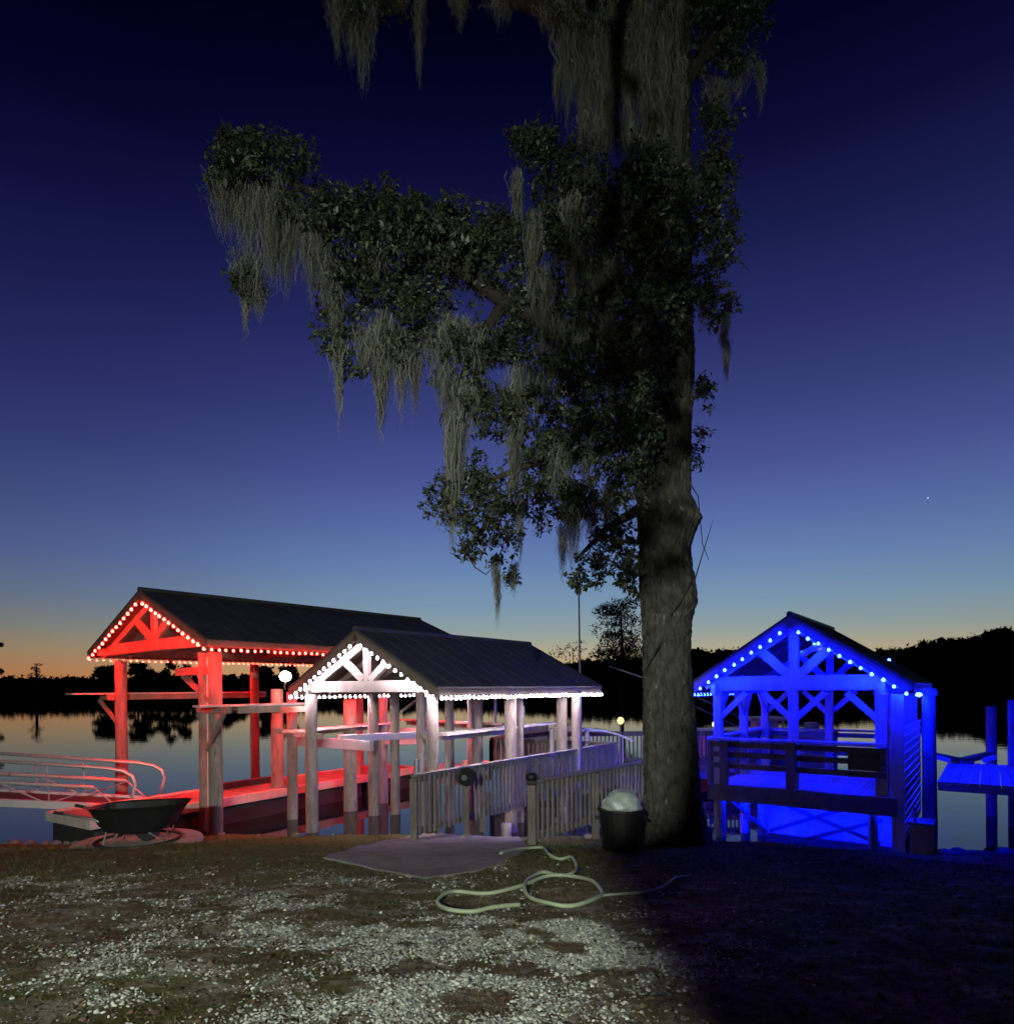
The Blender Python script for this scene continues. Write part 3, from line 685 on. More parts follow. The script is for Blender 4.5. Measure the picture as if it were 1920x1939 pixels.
# boardwalk deck
BW = thing('boardwalk', 'wooden boardwalk of cross planks between the railings leading to the boathouses', 'boardwalk', (0, 0, 0))
ud = (Le-Lb); ud.z = 0; Lw = ud.length; ud.normalize(); gd = Vector((ud.y, -ud.x, 0))
wdt = abs((Rb-Lb).dot(gd)); s0 = Lb.dot(ud)
m = MB(); n = int((Lw+2)/.145); zs = Lb.z+.03
st = (hit(944, 1556)-Lb).dot(ud)
for i in range(n):
    t = st+i*.145; zz = zs+(zdk-zs)*min(1, t/Lw)
    c = Lb+ud*t+gd*(wdt/2+.02); m.box((c.x, c.y, zz), (.137, wdt, .04), Matrix((ud, gd, Vector((0, 0, 1)))).transposed())
m.build('deck_boards', M['deck'], BW)
m = MB()
for q in (.15, wdt-.15): m.beam(Lb+ud*(st+.1)+gd*q+Vector((0, 0, zs-Lb.z-.13)), Lb+ud*(Lw+1.5)+gd*q+Vector((0, 0, zdk-Lb.z-.13)), .06, .18)
m.build('stringers', M['timber'], BW)
for t in (2.4, 4.6, 6.8):
    for q in (.15, wdt-.15):
        c = Lb+ud*t+gd*q; pile_mb(c.x, c.y, -2, zdk-.2, .10, int(t*10+q)).build('pile', M['pile'], BW, smooth=True)
# landing and pier decks
def deck_rect(name, label, c, ux, lx, ly, z, piles=True):
    jh = .19 if piles else .11
    t = thing(name, label, 'deck', (c[0], c[1], z), ux); m = MB(); k = int(lx/.145)
    for i in range(k): m.box((-lx/2+(i+.5)*lx/k, 0, -.02), (lx/k-.01, ly, .04))
    m.build('deck_boards', M['deck'], t)
    MB().box((0, -ly/2+.03, -.043-jh/2), (lx-.02, .05, jh)).box((0, ly/2-.03, -.043-jh/2), (lx-.02, .05, jh)).box((-lx/2+.03, 0, -.043-jh/2), (.05, ly-.14, jh)).box((lx/2-.03, 0, -.043-jh/2), (.05, ly-.14, jh)).build('rim_joist', M['timber'], t)
    if piles:
        for x in (-lx/2+.2, 0, lx/2-.2):
            for y in (-ly/2+.2, ly/2-.2): pile_mb(x, y, -z-1.5, -.24, .1, int(x*9+y)).build('pile', M['pile'], t, smooth=True)
    return t
mid = (Le+Pa)/2
deck_rect('landing', 'raised landing deck between the boardwalk end and the white boathouse', (mid.x+1.2, mid.y+1.0), a, 4.6, 2.4, zdk-.01)
midf = (Fa+Fb)/2
deck_rect('pier', 'pier deck behind the big tree below the farthest railing', (midf.x, midf.y-.9), 0, 6.2, 1.7, zdk-.03)

# hose reel on a post, cap lamp on the railing end
hb = hit(884, 1588)
HR = thing('hose_reel', 'dark round hose reel on a post in front of the left railing', 'hose reel', hb)
hz = (EYE-px2ray(884, 1470)[1]*hb.y)-hb.z
MB().box((0, 0, hz/2-.05), (.085, .085, hz+.1)).build('post', M['rail_wood'], HR, bevel=.006)
q = MB().lathe((0, 0, 0), [(.02, -.08), (.155, -.08), (.16, -.06), (.12, -.05), (.115, .04), (.15, .05), (.155, .07), (.03, .07)], 22).build('drum', M['black'], HR, smooth=False); q.rotation_euler = (PI/2, 0, .35); q.location = (0, -.10, hz)
q = MB().lathe((0, 0, 0), [(.02, -.02), (.05, -.02), (.05, .02), (.02, .02)], 14).build('hub', M['steel'], HR); q.rotation_euler = (PI/2, 0, .35); q.location = (-.03, -.19, hz)
MB().lathe((0, 0, -.02), [(.13, 0), (.12, .04), (.06, .09), (.045, .1)], 14).build('footing', M['concrete'], HR)
cp = Vector((Rb.x, Rb.y, ztr+.002))
CP = thing('post_cap', 'black round cap on the near end post of the right railing', 'post cap', cp)
MB().lathe((0, 0, 0), [(.075, 0), (.085, .015), (.095, .05), (.085, .09), (.045, .115), (.01, .12)], 18).build('dome', M['black'], CP, smooth=True)
MB().box((0, 0, -.03), (.15, .15, .06)).build('collar', M['black'], CP, bevel=.006)

# ------------------------------------------------------------------ waste can with bag
cb = hit(1176, 1608); cb = P(1176, 1530, 8.7); cb.z = float(zg(cb.x, cb.y))
ct = EYE - px2ray(1176, 1530)[1]*8.7 - cb.z
TC = thing('trash_can', 'dark round trash can beside the big tree trunk', 'trash can', cb)
MB().lathe((0, 0, 0), [(.20, 0), (.25, .03), (.27, ct*.5), (.29, ct-.04), (.315, ct-.03), (.315, ct), (.29, ct), (.27, ct-.3), (.05, ct-.35)], 24).build('body', M['black'], TC, smooth=False)
for s in (-1, 1): MB().tube([(s*.29, -.07, ct-.12), (s*.34, -.06, ct-.13), (s*.34, .06, ct-.13), (s*.29, .07, ct-.12)], .014, 6).build('handle', M['black'], TC)
bmB = bmesh.new(); bmesh.ops.create_icosphere(bmB, subdivisions=4, radius=1)
for v in bmB.verts:
    n = noise.fractal(v.co*1.5, .9, 2, 3)+.8*(.25-abs(noise.noise(v.co*2.3)))
    v.co = v.co*(1+.13*n); v.co.x *= .255; v.co.y *= .23; v.co.z *= .225
    if v.co.z < -.02: v.co.x *= 1.1; v.co.z *= .35
me = bpy.data.meshes.new('garbage_bag'); bmB.to_mesh(me); bmB.free(); me.materials.append(M['pale_bag']); me.shade_smooth()
bo = bpy.data.objects.new('garbage_bag', me); col.objects.link(bo); bo.location = (cb.x+.02, cb.y, cb.z+ct+.02)
tag(bo, 'pale green plastic garbage bag bulging out of the dark can', 'garbage bag')

# ------------------------------------------------------------------ garden hose on the ground
def hose(label, pxs, r, lift=()):
    P0 = [hit(*p) for p in pxs]; pts = []
    for i in range(len(P0)-1):
        p0, p1, p2, p3 = P0[max(i-1, 0)], P0[i], P0[i+1], P0[min(i+2, len(P0)-1)]
        for k in range(8):
            t = k/8; t2, t3 = t*t, t*t*t
            pts.append(.5*((2*p1)+(-p0+p2)*t+(2*p0-5*p1+4*p2-p3)*t2+(-p0+3*p1-3*p2+p3)*t3))
    pts.append(P0[-1])
    for i, p in enumerate(pts): p.z = float(zg(p.x, p.y))+r+.012+.006*math.sin(i*.37)
    return tag(MB().tube(pts, r, 8).build('garden_hose', M['hose'], smooth=True), label, 'hose', None)
hose('pale green garden hose lying in loops on the dirt', [(948, 1622), (985, 1613), (1027, 1610), (1040, 1624), (1062, 1632), (1082, 1630), (1092, 1646), (1085, 1660), (1062, 1664), (1030, 1659), (1004, 1668), (994, 1684), (998, 1700), (1024, 1715), (1063, 1722), (1104, 1719), (1138, 1704), (1136, 1690), (1112, 1672), (1070, 1664), (1030, 1668), (985, 1684), (930, 1699), (870, 1695), (842, 1702), (829, 1716), (850, 1731), (893, 1733), (930, 1728), (985, 1720)], .019)
hose('thin end of hose trailing right into the dark ground', [(1142, 1702), (1205, 1697), (1258, 1683), (1282, 1667), (1308, 1661)], .012)

# ------------------------------------------------------------------ wheelbarrow on its round slab
wb = hit(262, 1604)
SL = thing('round_slab', 'round mossy concrete slab on the bank under the wheelbarrow', 'slab', (wb.x, wb.y, wb.z))
MB().lathe((0, 0, 0), [(.80, -.10), (.93, -.02), (.95, .06), (.92, .10), (.70, .115), (.66, .085), (.1, .085)], 36).build('rim', M['slab'], SL, smooth=False)
MB().tube([(.60*math.cos(i*PI/16), .60*math.sin(i*PI/16), .12) for i in range(33)], .022, 6).build('iron_ring', M['rubber'], SL)
WB = thing('wheelbarrow', 'black tub wheelbarrow standing side-on on the round concrete slab', 'wheelbarrow', (wb.x, wb.y, wb.z+.09), .12)
def tub():
    m = MB(); n = 28; rings = ((.34, .22, .17, -.04), (.45, .28, .20, -.02), (.66, .38, .52, .03), (.72, .405, .58, .04), (.73, .41, .595, .04), (.70, .385, .575, .04), (.54, .30, .28, 0), (.34, .20, .22, -.04))
    vs = []; fs = []
    for rx, ry, z, dx in rings:
        for k in range(n):
            q = 2*PI*k/n; c_, s_ = math.cos(q), math.sin(q)
            e = .62; vs.append((dx+rx*math.copysign(abs(c_)**e, c_), ry*math.copysign(abs(s_)**e, s_), z+(.03*c_ if z > .5 else 0)))
    for i in range(len(rings)-1):
        for k in range(n): a_, b_ = i*n+k, i*n+(k+1) % n; fs.append((a_, b_, b_+n, a_+n))
    fs += [tuple(range(n))[::-1], tuple((len(rings)-1)*n+k for k in range(n))]
    return m.add(vs, fs)
tub().build('tub', M['black'], WB, smooth=False)
for s in (-1, 1):
    MB().tube([(-.98, s*.30, .52), (-.55, s*.27, .42), (-.1, s*.16, .17), (.14, s*.09, .185)], .02, 8).build('handle', M['steel'], WB, smooth=True)
    MB().tube([(-.95, s*.30, .515), (-1.08, s*.305, .545)], .026, 8).build('grip', M['rubber'], WB)
    MB().tube([(-.20, s*.18, .22), (-.30, s*.22, .02), (-.42, s*.22, .015), (-.36, s*.20, .30)], .014, 7).build('leg', M['steel'], WB)
wh = thing('wheel', None, None, (.14, 0, .185)); wh.parent = WB
q = MB().lathe((0, 0, 0), [(.10, -.04), (.165, -.045), (.185, -.02), (.185, .02), (.165, .045), (.10, .04)], 24).build('tyre', M['rubber'], wh); q.rotation_euler = (PI/2, 0, 0)
q = MB().lathe((0, 0, 0), [(.03, -.05), (.04, -.03), (.105, -.028), (.105, .028), (.04, .03), (.03, .05)], 20).build('rim', M['steel'], wh); q.rotation_euler = (PI/2, 0, 0)
MB().tube([(.14, .10, .185), (.42, .12, .02), (.50, .1, .22)], .013, 6).tube([(.14, -.10, .185), (.42, -.12, .02), (.50, -.1, .22)], .013, 6).build('brace', M['steel'], WB)

# ------------------------------------------------------------------ blue pavilion
(ox, oy), a, w, L, ze, zp = SPEC['blue']; o, g, u = frame((ox, oy), a)
B = thing('pavilion', 'open timber pavilion on stilts glowing deep blue right of the tree', 'pavilion', (ox, oy, 0), a)
gable_roof(B, w, L, ze, zp)
zf = 1.06; X0, X1 = -1.52, 1.62
mt = M['pale_timber']
truss(B, .32, 1.52, ze+.05, w, ze, zp, mt, .28, .17, .62)
truss(B, L-.3, 1.52, ze+.05, w, ze, zp, mt, .22, .15, .62)
for s in (-1, 1): MB().beam((s*1.47, .1, ze-.06), (s*1.47, L-.1, ze-.06), .09, .2).build('header_beam', mt, B)
def ppost(x, y, z0=None, braces=((1, 0),), wd=.16):
    MB().box((x, y, (zf+ze-.09)/2), (wd, wd, ze-.09-zf)).build('post', mt, B, bevel=.008)
    for bx, by in braces:
        MB().beam((x+bx*.05, y+by*.05, ze-.62), (x+bx*.55, y+by*.55, ze-.13), .07, .11, (0, 0, 1)).build('knee_brace', mt, B)
xl = -1.44
ppost(xl, .32, braces=((1, 0), (0, 1))); ppost(-.02, .32, braces=((1, 0), (-1, 0))); ppost(1.44, .32, braces=((-1, 0), (0, 1)), wd=.19)
ppost(xl, 2.0, braces=((0, 1), (0, -1))); ppost(xl, 3.72, braces=((1, 0), (0, -1))); ppost(-.02, 3.72, braces=((1, 0), (-1, 0))); ppost(1.44, 3.72, braces=((-1, 0),)); ppost(1.44, 2.0, braces=())
# deck
m = MB(); k = 30
for i in range(k): m.box((X0+(X1-X0)*(i+.5)/k, 2.05, zf-.02), ((X1-X0)/k-.008, 3.84, .04))
m.build('deck_boards', M['pale_timber'], B)
MB().box(((X0+X1)/2, .09, zf-.15), (X1-X0+.14, .06, .32)).build('fascia', M['shaded'], B, bevel=.008)
m = MB()
for x in (X0+.05, -.5, .6, X1-.05): m.beam((x, .125, zf-.14), (x, 3.9, zf-.14), .06, .19)
m.build('joists', M['timber'], B)
# railings: three horizontal boards, wide cap
def prail(p0, p1, posts, skip=None):
    p0, p1 = Vector(p0), Vector(p1); d = (p1-p0).normalized(); nrm = Vector((-d.y, d.x, 0))
    r = MB().beam(p0+Vector((0, 0, zf+.91)), p1+Vector((0, 0, zf+.91)), .17, .045).build('rail_cap', mt, B)
    m = MB()
    for h in (.80, .60, .38): m.beam(p0+Vector((0, 0, zf+h))+nrm*.02, p1+Vector((0, 0, zf+h))+nrm*.02, .045, .10)
    m.build('rail_boards', M['shaded'], r)
    for t in posts:
        c = p0+(p1-p0)*t-nrm*.04; MB().box((c.x, c.y, zf+.42), (.16, .07, .92), Matrix.Rotation(math.atan2(d.y, d.x), 3, 'Z')).build('rail_post', M['shaded'], B)
prail((X0-.04, .12, 0), (X1-.1, .12, 0), (.10, .50))
prail((X0-.02, 3.9, 0), (X1, 3.9, 0), (.05, .5, .95)); prail((X0-.04, 3.85, 0), (X0-.04, .22, 0), (.02, .5, .98))
MB().box((X1-.45, .21, zf+.62), (.5, .05, .36)).build('end_panel', M['shaded'], B)
# siding wall on the right side, lap boards
m = MB(); nb = 13
for i in range(nb):
    z = .30+i*.15; m.beam((X1+.13+.018, .16, z+.085), (X1+.13+.018, 3.5, z+.085), .02, .19, (.11, 0, 1))
m.build('siding', M['pale_timber'], B)
MB().box((X1+.08, 1.82, 1.55), (.06, 3.3, 2.6)).build('wall_core', M['timber'], B)
MB().box((X1+.08, .12, 1.42), (.19, .09, 2.86)).build('corner_board', M['pale_timber'], B, bevel=.006)
# stilts, dark cross bracing, back skirt boards
for x, y, r in ((X0+.12, .26, .115), (X1-.32, .26, .085), (X0+.42, .9, .10), (X0+.78, .85, .10), (X1-.05, 1.3, .1), (X0+.12, 3.6, .11), (X1-.1, 3.6, .11), (0, 3.6, .11)):
    pile_mb(x, y, -.9, zf-.24, r, int(x*70+y*5)).build('stilt', M['pile'], B, smooth=True)
for aa, bb in (((-.5, .75, .74), (1.35, .75, .12)), ((-.55, .68, .14), (.9, .68, .76)), ((-.1, .60, -.02), (1.4, .60, .58)), ((X0+.15, .7, .72), (X0+.9, .7, .1))):
    MB().beam(aa, bb, .04, .07).build('cross_brace', M['branch'], B)
m = MB()
for i in range(6): m.box(((X0+X1)/2+.25, 1.15, -.28+i*.2), (X1-X0-.75, .03, .197))
m.build('skirt_boards', M['pale_timber'], B)
pile_mb(2.10, .95, -.9, ze-.16, .115, 77).build('pile', M['pile'], B, smooth=True)
MB().box((2.10, .95, ze-.12), (.26, .3, .12)).build('pile_cap', M['timber'], B)
eave_strings('blue', 11, (21, 21), 'blue string lights on the pavilion', (
    'blue string light up the left rake of the pavilion gable', 'blue string light down the right rake of the pavilion gable',
    'blue string light under the left eave of the pavilion beside the trunk', 'blue string light under the right eave of the pavilion above the round pile'))
Wb = lambda x, y, z: o+g*x+u*y+Vector((0, 0, z))
string_light('blue string light under the pavilion ceiling along the back truss', 'blue', [Wb(-1.2+.3*i, L-.42, ze+.42+.9*(1-abs(-1.2+.3*i)/1.9)-.2) for i in range(9)], 'blue string lights on the pavilion', .8, 'rake', a+PI)
string_light('unseen blue string light added under the pavilion deck to light the skirt boards', 'blue', [Wb(X0+.3+.3*i, .24, zf-.20) for i in range(10)], 'blue string lights on the pavilion', .8, 'rake', a)  # hidden string added to brighten the boards under the deck
# step box by the wall
sb = Wb(X1+.42, .15, 0)
ST = thing('step_box', 'small wooden step box beside the pavilion siding above the bank', 'step', (sb.x, sb.y, .0), a)
MB().box((0, 0, .32), (.30, .5, .72)).build('frame', M['pale_timber'], ST, bevel=.01); MB().box((0, 0, .705), (.36, .56, .04)).build('tread', M['deck'], ST)
pp = P(1733, 1600, 10.9); tag(MB().tube([(0, 0, -.5), (.0, 0, P(1733, 1528, 10.9).z-.0)], .022, 8).build('pipe', M['steel']), 'thin upright pipe between the pavilion siding and the round pile', 'pipe').location = (pp.x, pp.y, 0)

# ------------------------------------------------------------------ dock on the right
zd = 1.36
dc = Wb(2.24+4.5, .46+1.75, 0)
rd = deck_rect('dock', 'fixed dock lit blue reaching out of the picture right of the pavilion', (dc.x, dc.y), a, 9, 3.5, zd, False)
for x in (-1.6, 1.2): pile_mb(x, 1.5, -zd-1.8, -.12, .065, int(x*9+50)).build('pile', M['pile'], rd, smooth=True)
mooring_pile(1877, 1436, 15.0, P(1877, 1338, 15.0).z, .11, 'tall bluish pile at the far edge of the right dock', 'piles at the right dock')
mooring_pile(1919, 1436, 13.9, P(1919, 1326, 13.9).z, .10, 'tall pile at the right edge of the picture by the dock', 'piles at the right dock')
vc = at_z(1822, 1446, zd)
VC = thing('boat_cradle', 'v shaped pair of carpeted bunks with pale ends on the right dock', 'cradle', (vc.x, vc.y, zd))
vl, vr = P(1764, 1434, vc.y)-vc, P(1876, 1434, vc.y)-vc
for e in (vl, vr):
    MB().beam((0, 0, .06), e+Vector((0, 0, .06)), .22, .10).build('bunk', M['float'], VC, bevel=.01)
    MB().beam(e*.55+Vector((0, -.14, .0)), e*1.0+Vector((0, -.14, .02)), .05, .09).build('end_board', M['white'], VC)
MB().box((0, 0, .03), (.3, .3, .06)).build('foot', M['steel'], VC)

# ------------------------------------------------------------------ pier clutter, boat, lamps, mast
BT = thing('boat', 'pale motor boat with a t-top and two slanting outrigger poles behind the pavilion', 'boat', (0, 0, 0))
Yb = 23.0
hull = MB(); secs = [(1306, .05, 1398), (1340, .7, 1396), (1420, 1.0, 1394), (1500, 1.0, 1393), (1562, .95, 1393)]
vs = []; fs = []
for px, hw, py in secs:
    c = P(px, 1381 if px > 1320 else 1378, Yb); zb = .0
    for dy, z in ((-hw, c.z), (-hw*.8, (c.z)*.45), (-hw*.25, -.15), (hw*.25, -.15), (hw*.8, c.z*.45), (hw, c.z)): vs.append((c.x, Yb+dy, z))
for i in range(len(secs)-1):
    for k in range(6): a_, b_ = i*6+k, i*6+(k+1) % 6; fs.append((a_, b_, b_+6, a_+6))
fs += [tuple(range(6)), tuple(24+k for k in range(6))[::-1]]
hull.add(vs, fs).build('hull', M['fibreglass'], BT)
tc_ = P(1447, 1361, Yb)
MB().box(tc_, (1.35, 1.3, .11)).build('hard_top', M['white'], BT, bevel=.03)
for dx in (-.5, .5):
    for dy in (-.5, .5): MB().tube([(tc_.x+dx, Yb+dy, .9), (tc_.x+dx*.9, Yb+dy*.9, tc_.z-.04)], .025, 6).build('top_leg', M['alu'], BT)
MB().box((tc_.x, Yb, 1.45), (.7, .8, .7)).build('console', M['fibreglass'], BT, bevel=.05)
om = P(1537, 1376, Yb); MB().box((om.x, Yb, om.z), (.4, .4, .3)).box((om.x, Yb, om.z-.5), (.22, .22, .8)).build('outboard', M['white'], BT, bevel=.05)
MB().tube([P(1154, 1262, Yb-.6), P(1300, 1311, Yb-.6), P(1400, 1358, Yb-.6), P(1402, 1374, Yb-.6)], .022, 6).build('outrigger', M['alu'], BT)
MB().tube([P(1300, 1330, Yb+.6), P(1396, 1376, Yb+.6), P(1430, 1388, Yb+.6)], .022, 6).build('outrigger', M['alu'], BT)

def globe_lamp(label, px, py, Y, colr, zbase, r, strength):
    p = P(px, py, Y); t = thing('dock_lamp', label, 'lamp', (p.x, p.y, zbase), group='lamps on the pier')
    MB().tube([(0, 0, 0), (0, 0, p.z-zbase-r)], .025, 8).build('pole', M['steel'], t)
    q = MB().lathe((0, 0, p.z-zbase), [(.02, -r), (r*.7, -r*.72), (r, 0), (r*.7, r*.72), (.02, r)], 16).build('globe', emit('lamp_glow', tuple(v*strength for v in colr)), t, smooth=True)
globe_lamp('warm yellow globe lamp left of the big trunk on the pier', 1175, 1365, 19.4, (1, .66, .22), zdk, .105, 2.6)
globe_lamp('small white lamp left of the pavilion front left post', 1354, 1372, 19.3, (1, .97, .95), zdk, .08, 12)
ms = at_z(1100, 1392, zdk+.6); mt_ = P(1096, 1114, ms.y)
MS = thing('mast', 'thin tall flag mast rising behind the white boathouse roof end', 'mast', (ms.x, ms.y, zdk))
MB().tube([(0, 0, 0), (mt_.x-ms.x, 0, mt_.z-zdk)], [.045, .03], 8).build('pole', M['alu'], MS)
MB().lathe((mt_.x-ms.x, 0, mt_.z-zdk), [(.02, -.02), (.05, .02), (.05, .05), (.01, .09)], 10).build('finial', M['steel'], MS)
# curved white awning sheet, bucket, table and storage boxes on the landing
cs = P(1138, 1380, 18.0)
CS = thing('kayak_cover', 'white curved cover standing on the pier behind the landing railing', 'cover', (cs.x, cs.y, zdk))
hh = cs.z-zdk
m = MB(); vs = []; fs = []
for i in range(9):
    t = i/8; x = -.42+1.25*t; z = hh+.22*math.sin(PI*(.25+.6*t))-.15-.25*t
    vs += [(x, -.3, z), (x, .3, z), (x, -.3, z-.05), (x, .3, z-.05)]
for i in range(8):
    b_ = i*4; fs += [(b_, b_+4, b_+5, b_+1), (b_+2, b_+3, b_+7, b_+6), (b_, b_+2, b_+6, b_+4), (b_+1, b_+5, b_+7, b_+3)]
fs += [(0, 1, 3, 2), (32, 34, 35, 33)]
m.add(vs, fs).build('sheet', M['white'], CS, smooth=False)
for x in (-.3, .55): MB().tube([(x, -.25, 0), (x, -.25, hh-.2)], .02, 6).tube([(x, .25, 0), (x, .25, hh-.2)], .02, 6).build('leg', M['alu'], CS)
tb = P(1072, 1380, 17.4)
TB = thing('cleaning_table', 'pale fish cleaning table at the right end of the white boathouse', 'table', (tb.x, tb.y, zdk), a)
th = tb.z-zdk
MB().box((0.1, 0, th), (.95, .55, .05)).build('table_top', M['white'], TB, bevel=.008)
for x in (-.3, .5):
    for y in (-.22, .22): MB().box((x, y, th/2), (.09, .09, th-.05)).build('leg', M['pale_timber'], TB)
bk = P(1076, 1393, 17.0)
BK = thing('bucket', 'blue grey bucket in front of the pale cleaning table', 'bucket', (bk.x, bk.y, zdk))
MB().lathe((0, 0, .25), [(.13, 0), (.17, .42), (.18, .42), (.18, .46), (.16, .46), (.14, .1), (.02, .08)], 18).build('pail', M['bucket'], BK); MB().box((0, 0, .12), (.3, .3, .24)).build('stand', M['timber'], BK)
db = at_z(906, 1456, .45)
DB = thing('dock_box', 'low pale dock box behind the hose reel', 'box', (db.x, db.y, .30), a)
MB().box((0, 0, .18), (.85, .45, .36)).build('body', M['fibreglass'], DB, bevel=.02); MB().box((0, 0, .39), (.90, .50, .05)).build('lid', M['white'], DB, bevel=.015)
pl = at_z(860, 1448, .3)
PL = thing('float_platform', 'low pale floating platform at the back of the white boathouse', 'dock', (pl.x, pl.y, 0), a)
MB().box((0, 0, .16), (1.9, 1.6, .2)).build('deck_panel', M['fibreglass'], PL, bevel=.02); MB().box((0, 0, -.05), (1.7, 1.4, .2)).build('float', M['float'], PL)
hp = hit(790, 1576); sp = P(789, 1470, 12.6)
tag(MB().tube([(0, 0, -.5), (0, 0, P(789, 1438, 12.6).z)], .055, 10).build('marker_post', M['steel']), 'short grey steel post in the water behind the left railing end', 'post').location = (sp.x, sp.y, 0)

# ------------------------------------------------------------------ the big oak
TY = 9.8
EDGE = [(1640, 1205, 1352), (1590, 1212, 1340), (1560, 1220, 1332), (1500, 1221, 1326), (1400, 1218, 1318), (1300, 1217, 1310), (1240, 1217, 1306), (1180, 1216, 1308), (1140, 1214, 1318), (1110, 1212, 1316), (1080, 1211, 1310), (1040, 1211, 1306),
        (1000, 1210, 1318), (985, 1209, 1327), (965, 1208, 1318), (940, 1208, 1306), (900, 1206, 1308), (800, 1202, 1309), (700, 1200, 1313), (600, 1201, 1311), (500, 1203, 1308), (400, 1208, 1307), (300, 1216, 1306), (200, 1228, 1307), (100, 1238, 1308), (0, 1244, 1308), (-120, 1250, 1304), (-300, 1258, 1300)]
EY = np.array([e[0] for e in EDGE][::-1], float); EL = np.array([e[1] for e in EDGE][::-1], float); ER = np.array([e[2] for e in EDGE][::-1], float)
base = P(1278, 1590, TY)
T = thing('oak_tree', 'huge tree hung with grey spanish moss between the white boathouse and blue pavilion', 'tree', (base.x, base.y, 0))
nr, ns = 640, 150; V = np.zeros((nr, ns, 3))
for i in range(nr):
    py = 1645 - (1645+300)*i/(nr-1)
    l_, r_ = np.interp(py, EY, EL), np.interp(py, EY, ER)
    c = P((l_+r_)/2, py, TY); rad = (r_-l_)/2*TY/F
    if l_ < 1216: pass
    for k in range(ns):
        th = 2*PI*k/ns; dx, dy = math.cos(th), math.sin(th)
        q = noise.fractal(Vector((dx*3.4, dy*3.4, c.z*.55)), .8, 2.0, 4)
        wv = .5*noise.noise(Vector((dx*2, dy*2, c.z*.8)))
        fur = abs(noise.noise(Vector((dx*6+2+wv, dy*6, c.z*.9+.4*dx))))
        fur2 = abs(noise.noise(Vector((dx*11+wv, dy*11, c.z*5.0))))
        fur3 = noise.noise(Vector((dx*24, dy*24, c.z*15)))
        rr = rad*(1+.05*q)-.060*max(0, 1-fur/.14)-.034*max(0, 1-fur2/.16)+.018*fur3+.16*max(0, (1.5-c.z))*max(0, math.sin(th*5+.6))**2
        V[i, k] = (c.x-base.x+dx*rr, c.y-base.y+dy*rr, c.z)
ii = np.arange(nr*ns).reshape(nr, ns); nxt = np.roll(ii, -1, 1)
np_mesh('trunk', V.reshape(-1, 3), np.stack([ii[:-1], nxt[:-1], nxt[1:], ii[1:]], -1).reshape(-1, 4), M['bark'], T, smooth=True)
base0 = Vector((base.x, base.y, 0))
def TP(px, py, dY=0): return P(px, py, TY+dY)-base0
limbs = [[(1235, 660, 0, .22), (1100, 640, -.3, .17), (960, 570, -.5, .14), (820, 470, -.6, .11), (680, 400, -.7, .08), (560, 350, -.8, .05), (470, 300, -.9, .025)],
         [(1240, 430, 0, .18), (1150, 380, -.2, .13), (1080, 320, -.3, .09), (1030, 270, -.3, .04)],
         [(1260, 200, 0, .2), (1160, 90, -.3, .15), (1000, 0, -.5, .12), (800, -60, -.7, .09), (680, -40, -.8, .05)],
         [(1225, 820, 0, .12), (1120, 860, -.3, .08), (1000, 880, -.5, .05), (880, 930, -.6, .025)],
         [(1218, 960, 0, .09), (1150, 1000, -.2, .05), (1090, 1060, -.3, .02)], 
         [(820, 470, -.6, .08), (760, 520, -.5, .05), (660, 600, -.5, .02)], [(960, 570, -.5, .09), (900, 650, -.4, .06), (860, 760, -.4, .03)],
         [(1295, 460, 0, .10), (1345, 390, .2, .06), (1380, 300, .2, .03)], [(1300, 150, 0, .12), (1360, 60, .1, .08), (1430, -40, .1, .05)], [(1305, 760, 0, .04), (1335, 740, 0, .012)],
         [(1300, 905, -.2, .012), (1322, 940, -.2, .008), (1330, 1030, -.2, .006), (1342, 1060, -.2, .004)], [(1312, 1110, -.2, .012), (1330, 1050, -.2, .008), (1350, 985, -.2, .003)],
         [(885, 1050, -.5, .014), (900, 1075, -.5, .010), (920, 1088, -.5, .008), (938, 1070, -.5, .007), (950, 1040, -.5, .006)],
         [(1250, 1220, -.45, .012), (1230, 1250, -.5, .008), (1213, 1268, -.5, .004)], [(1310, 1100, -.40, .014), (1288, 1140, -.46, .010), (1270, 1165, -.45, .006)]]
for lb in limbs:
    MB().tube([TP(x, y, d) for x, y, d, r in lb], [r for *_, r in lb], 9).build('branch', M['branch'], T, smooth=True)
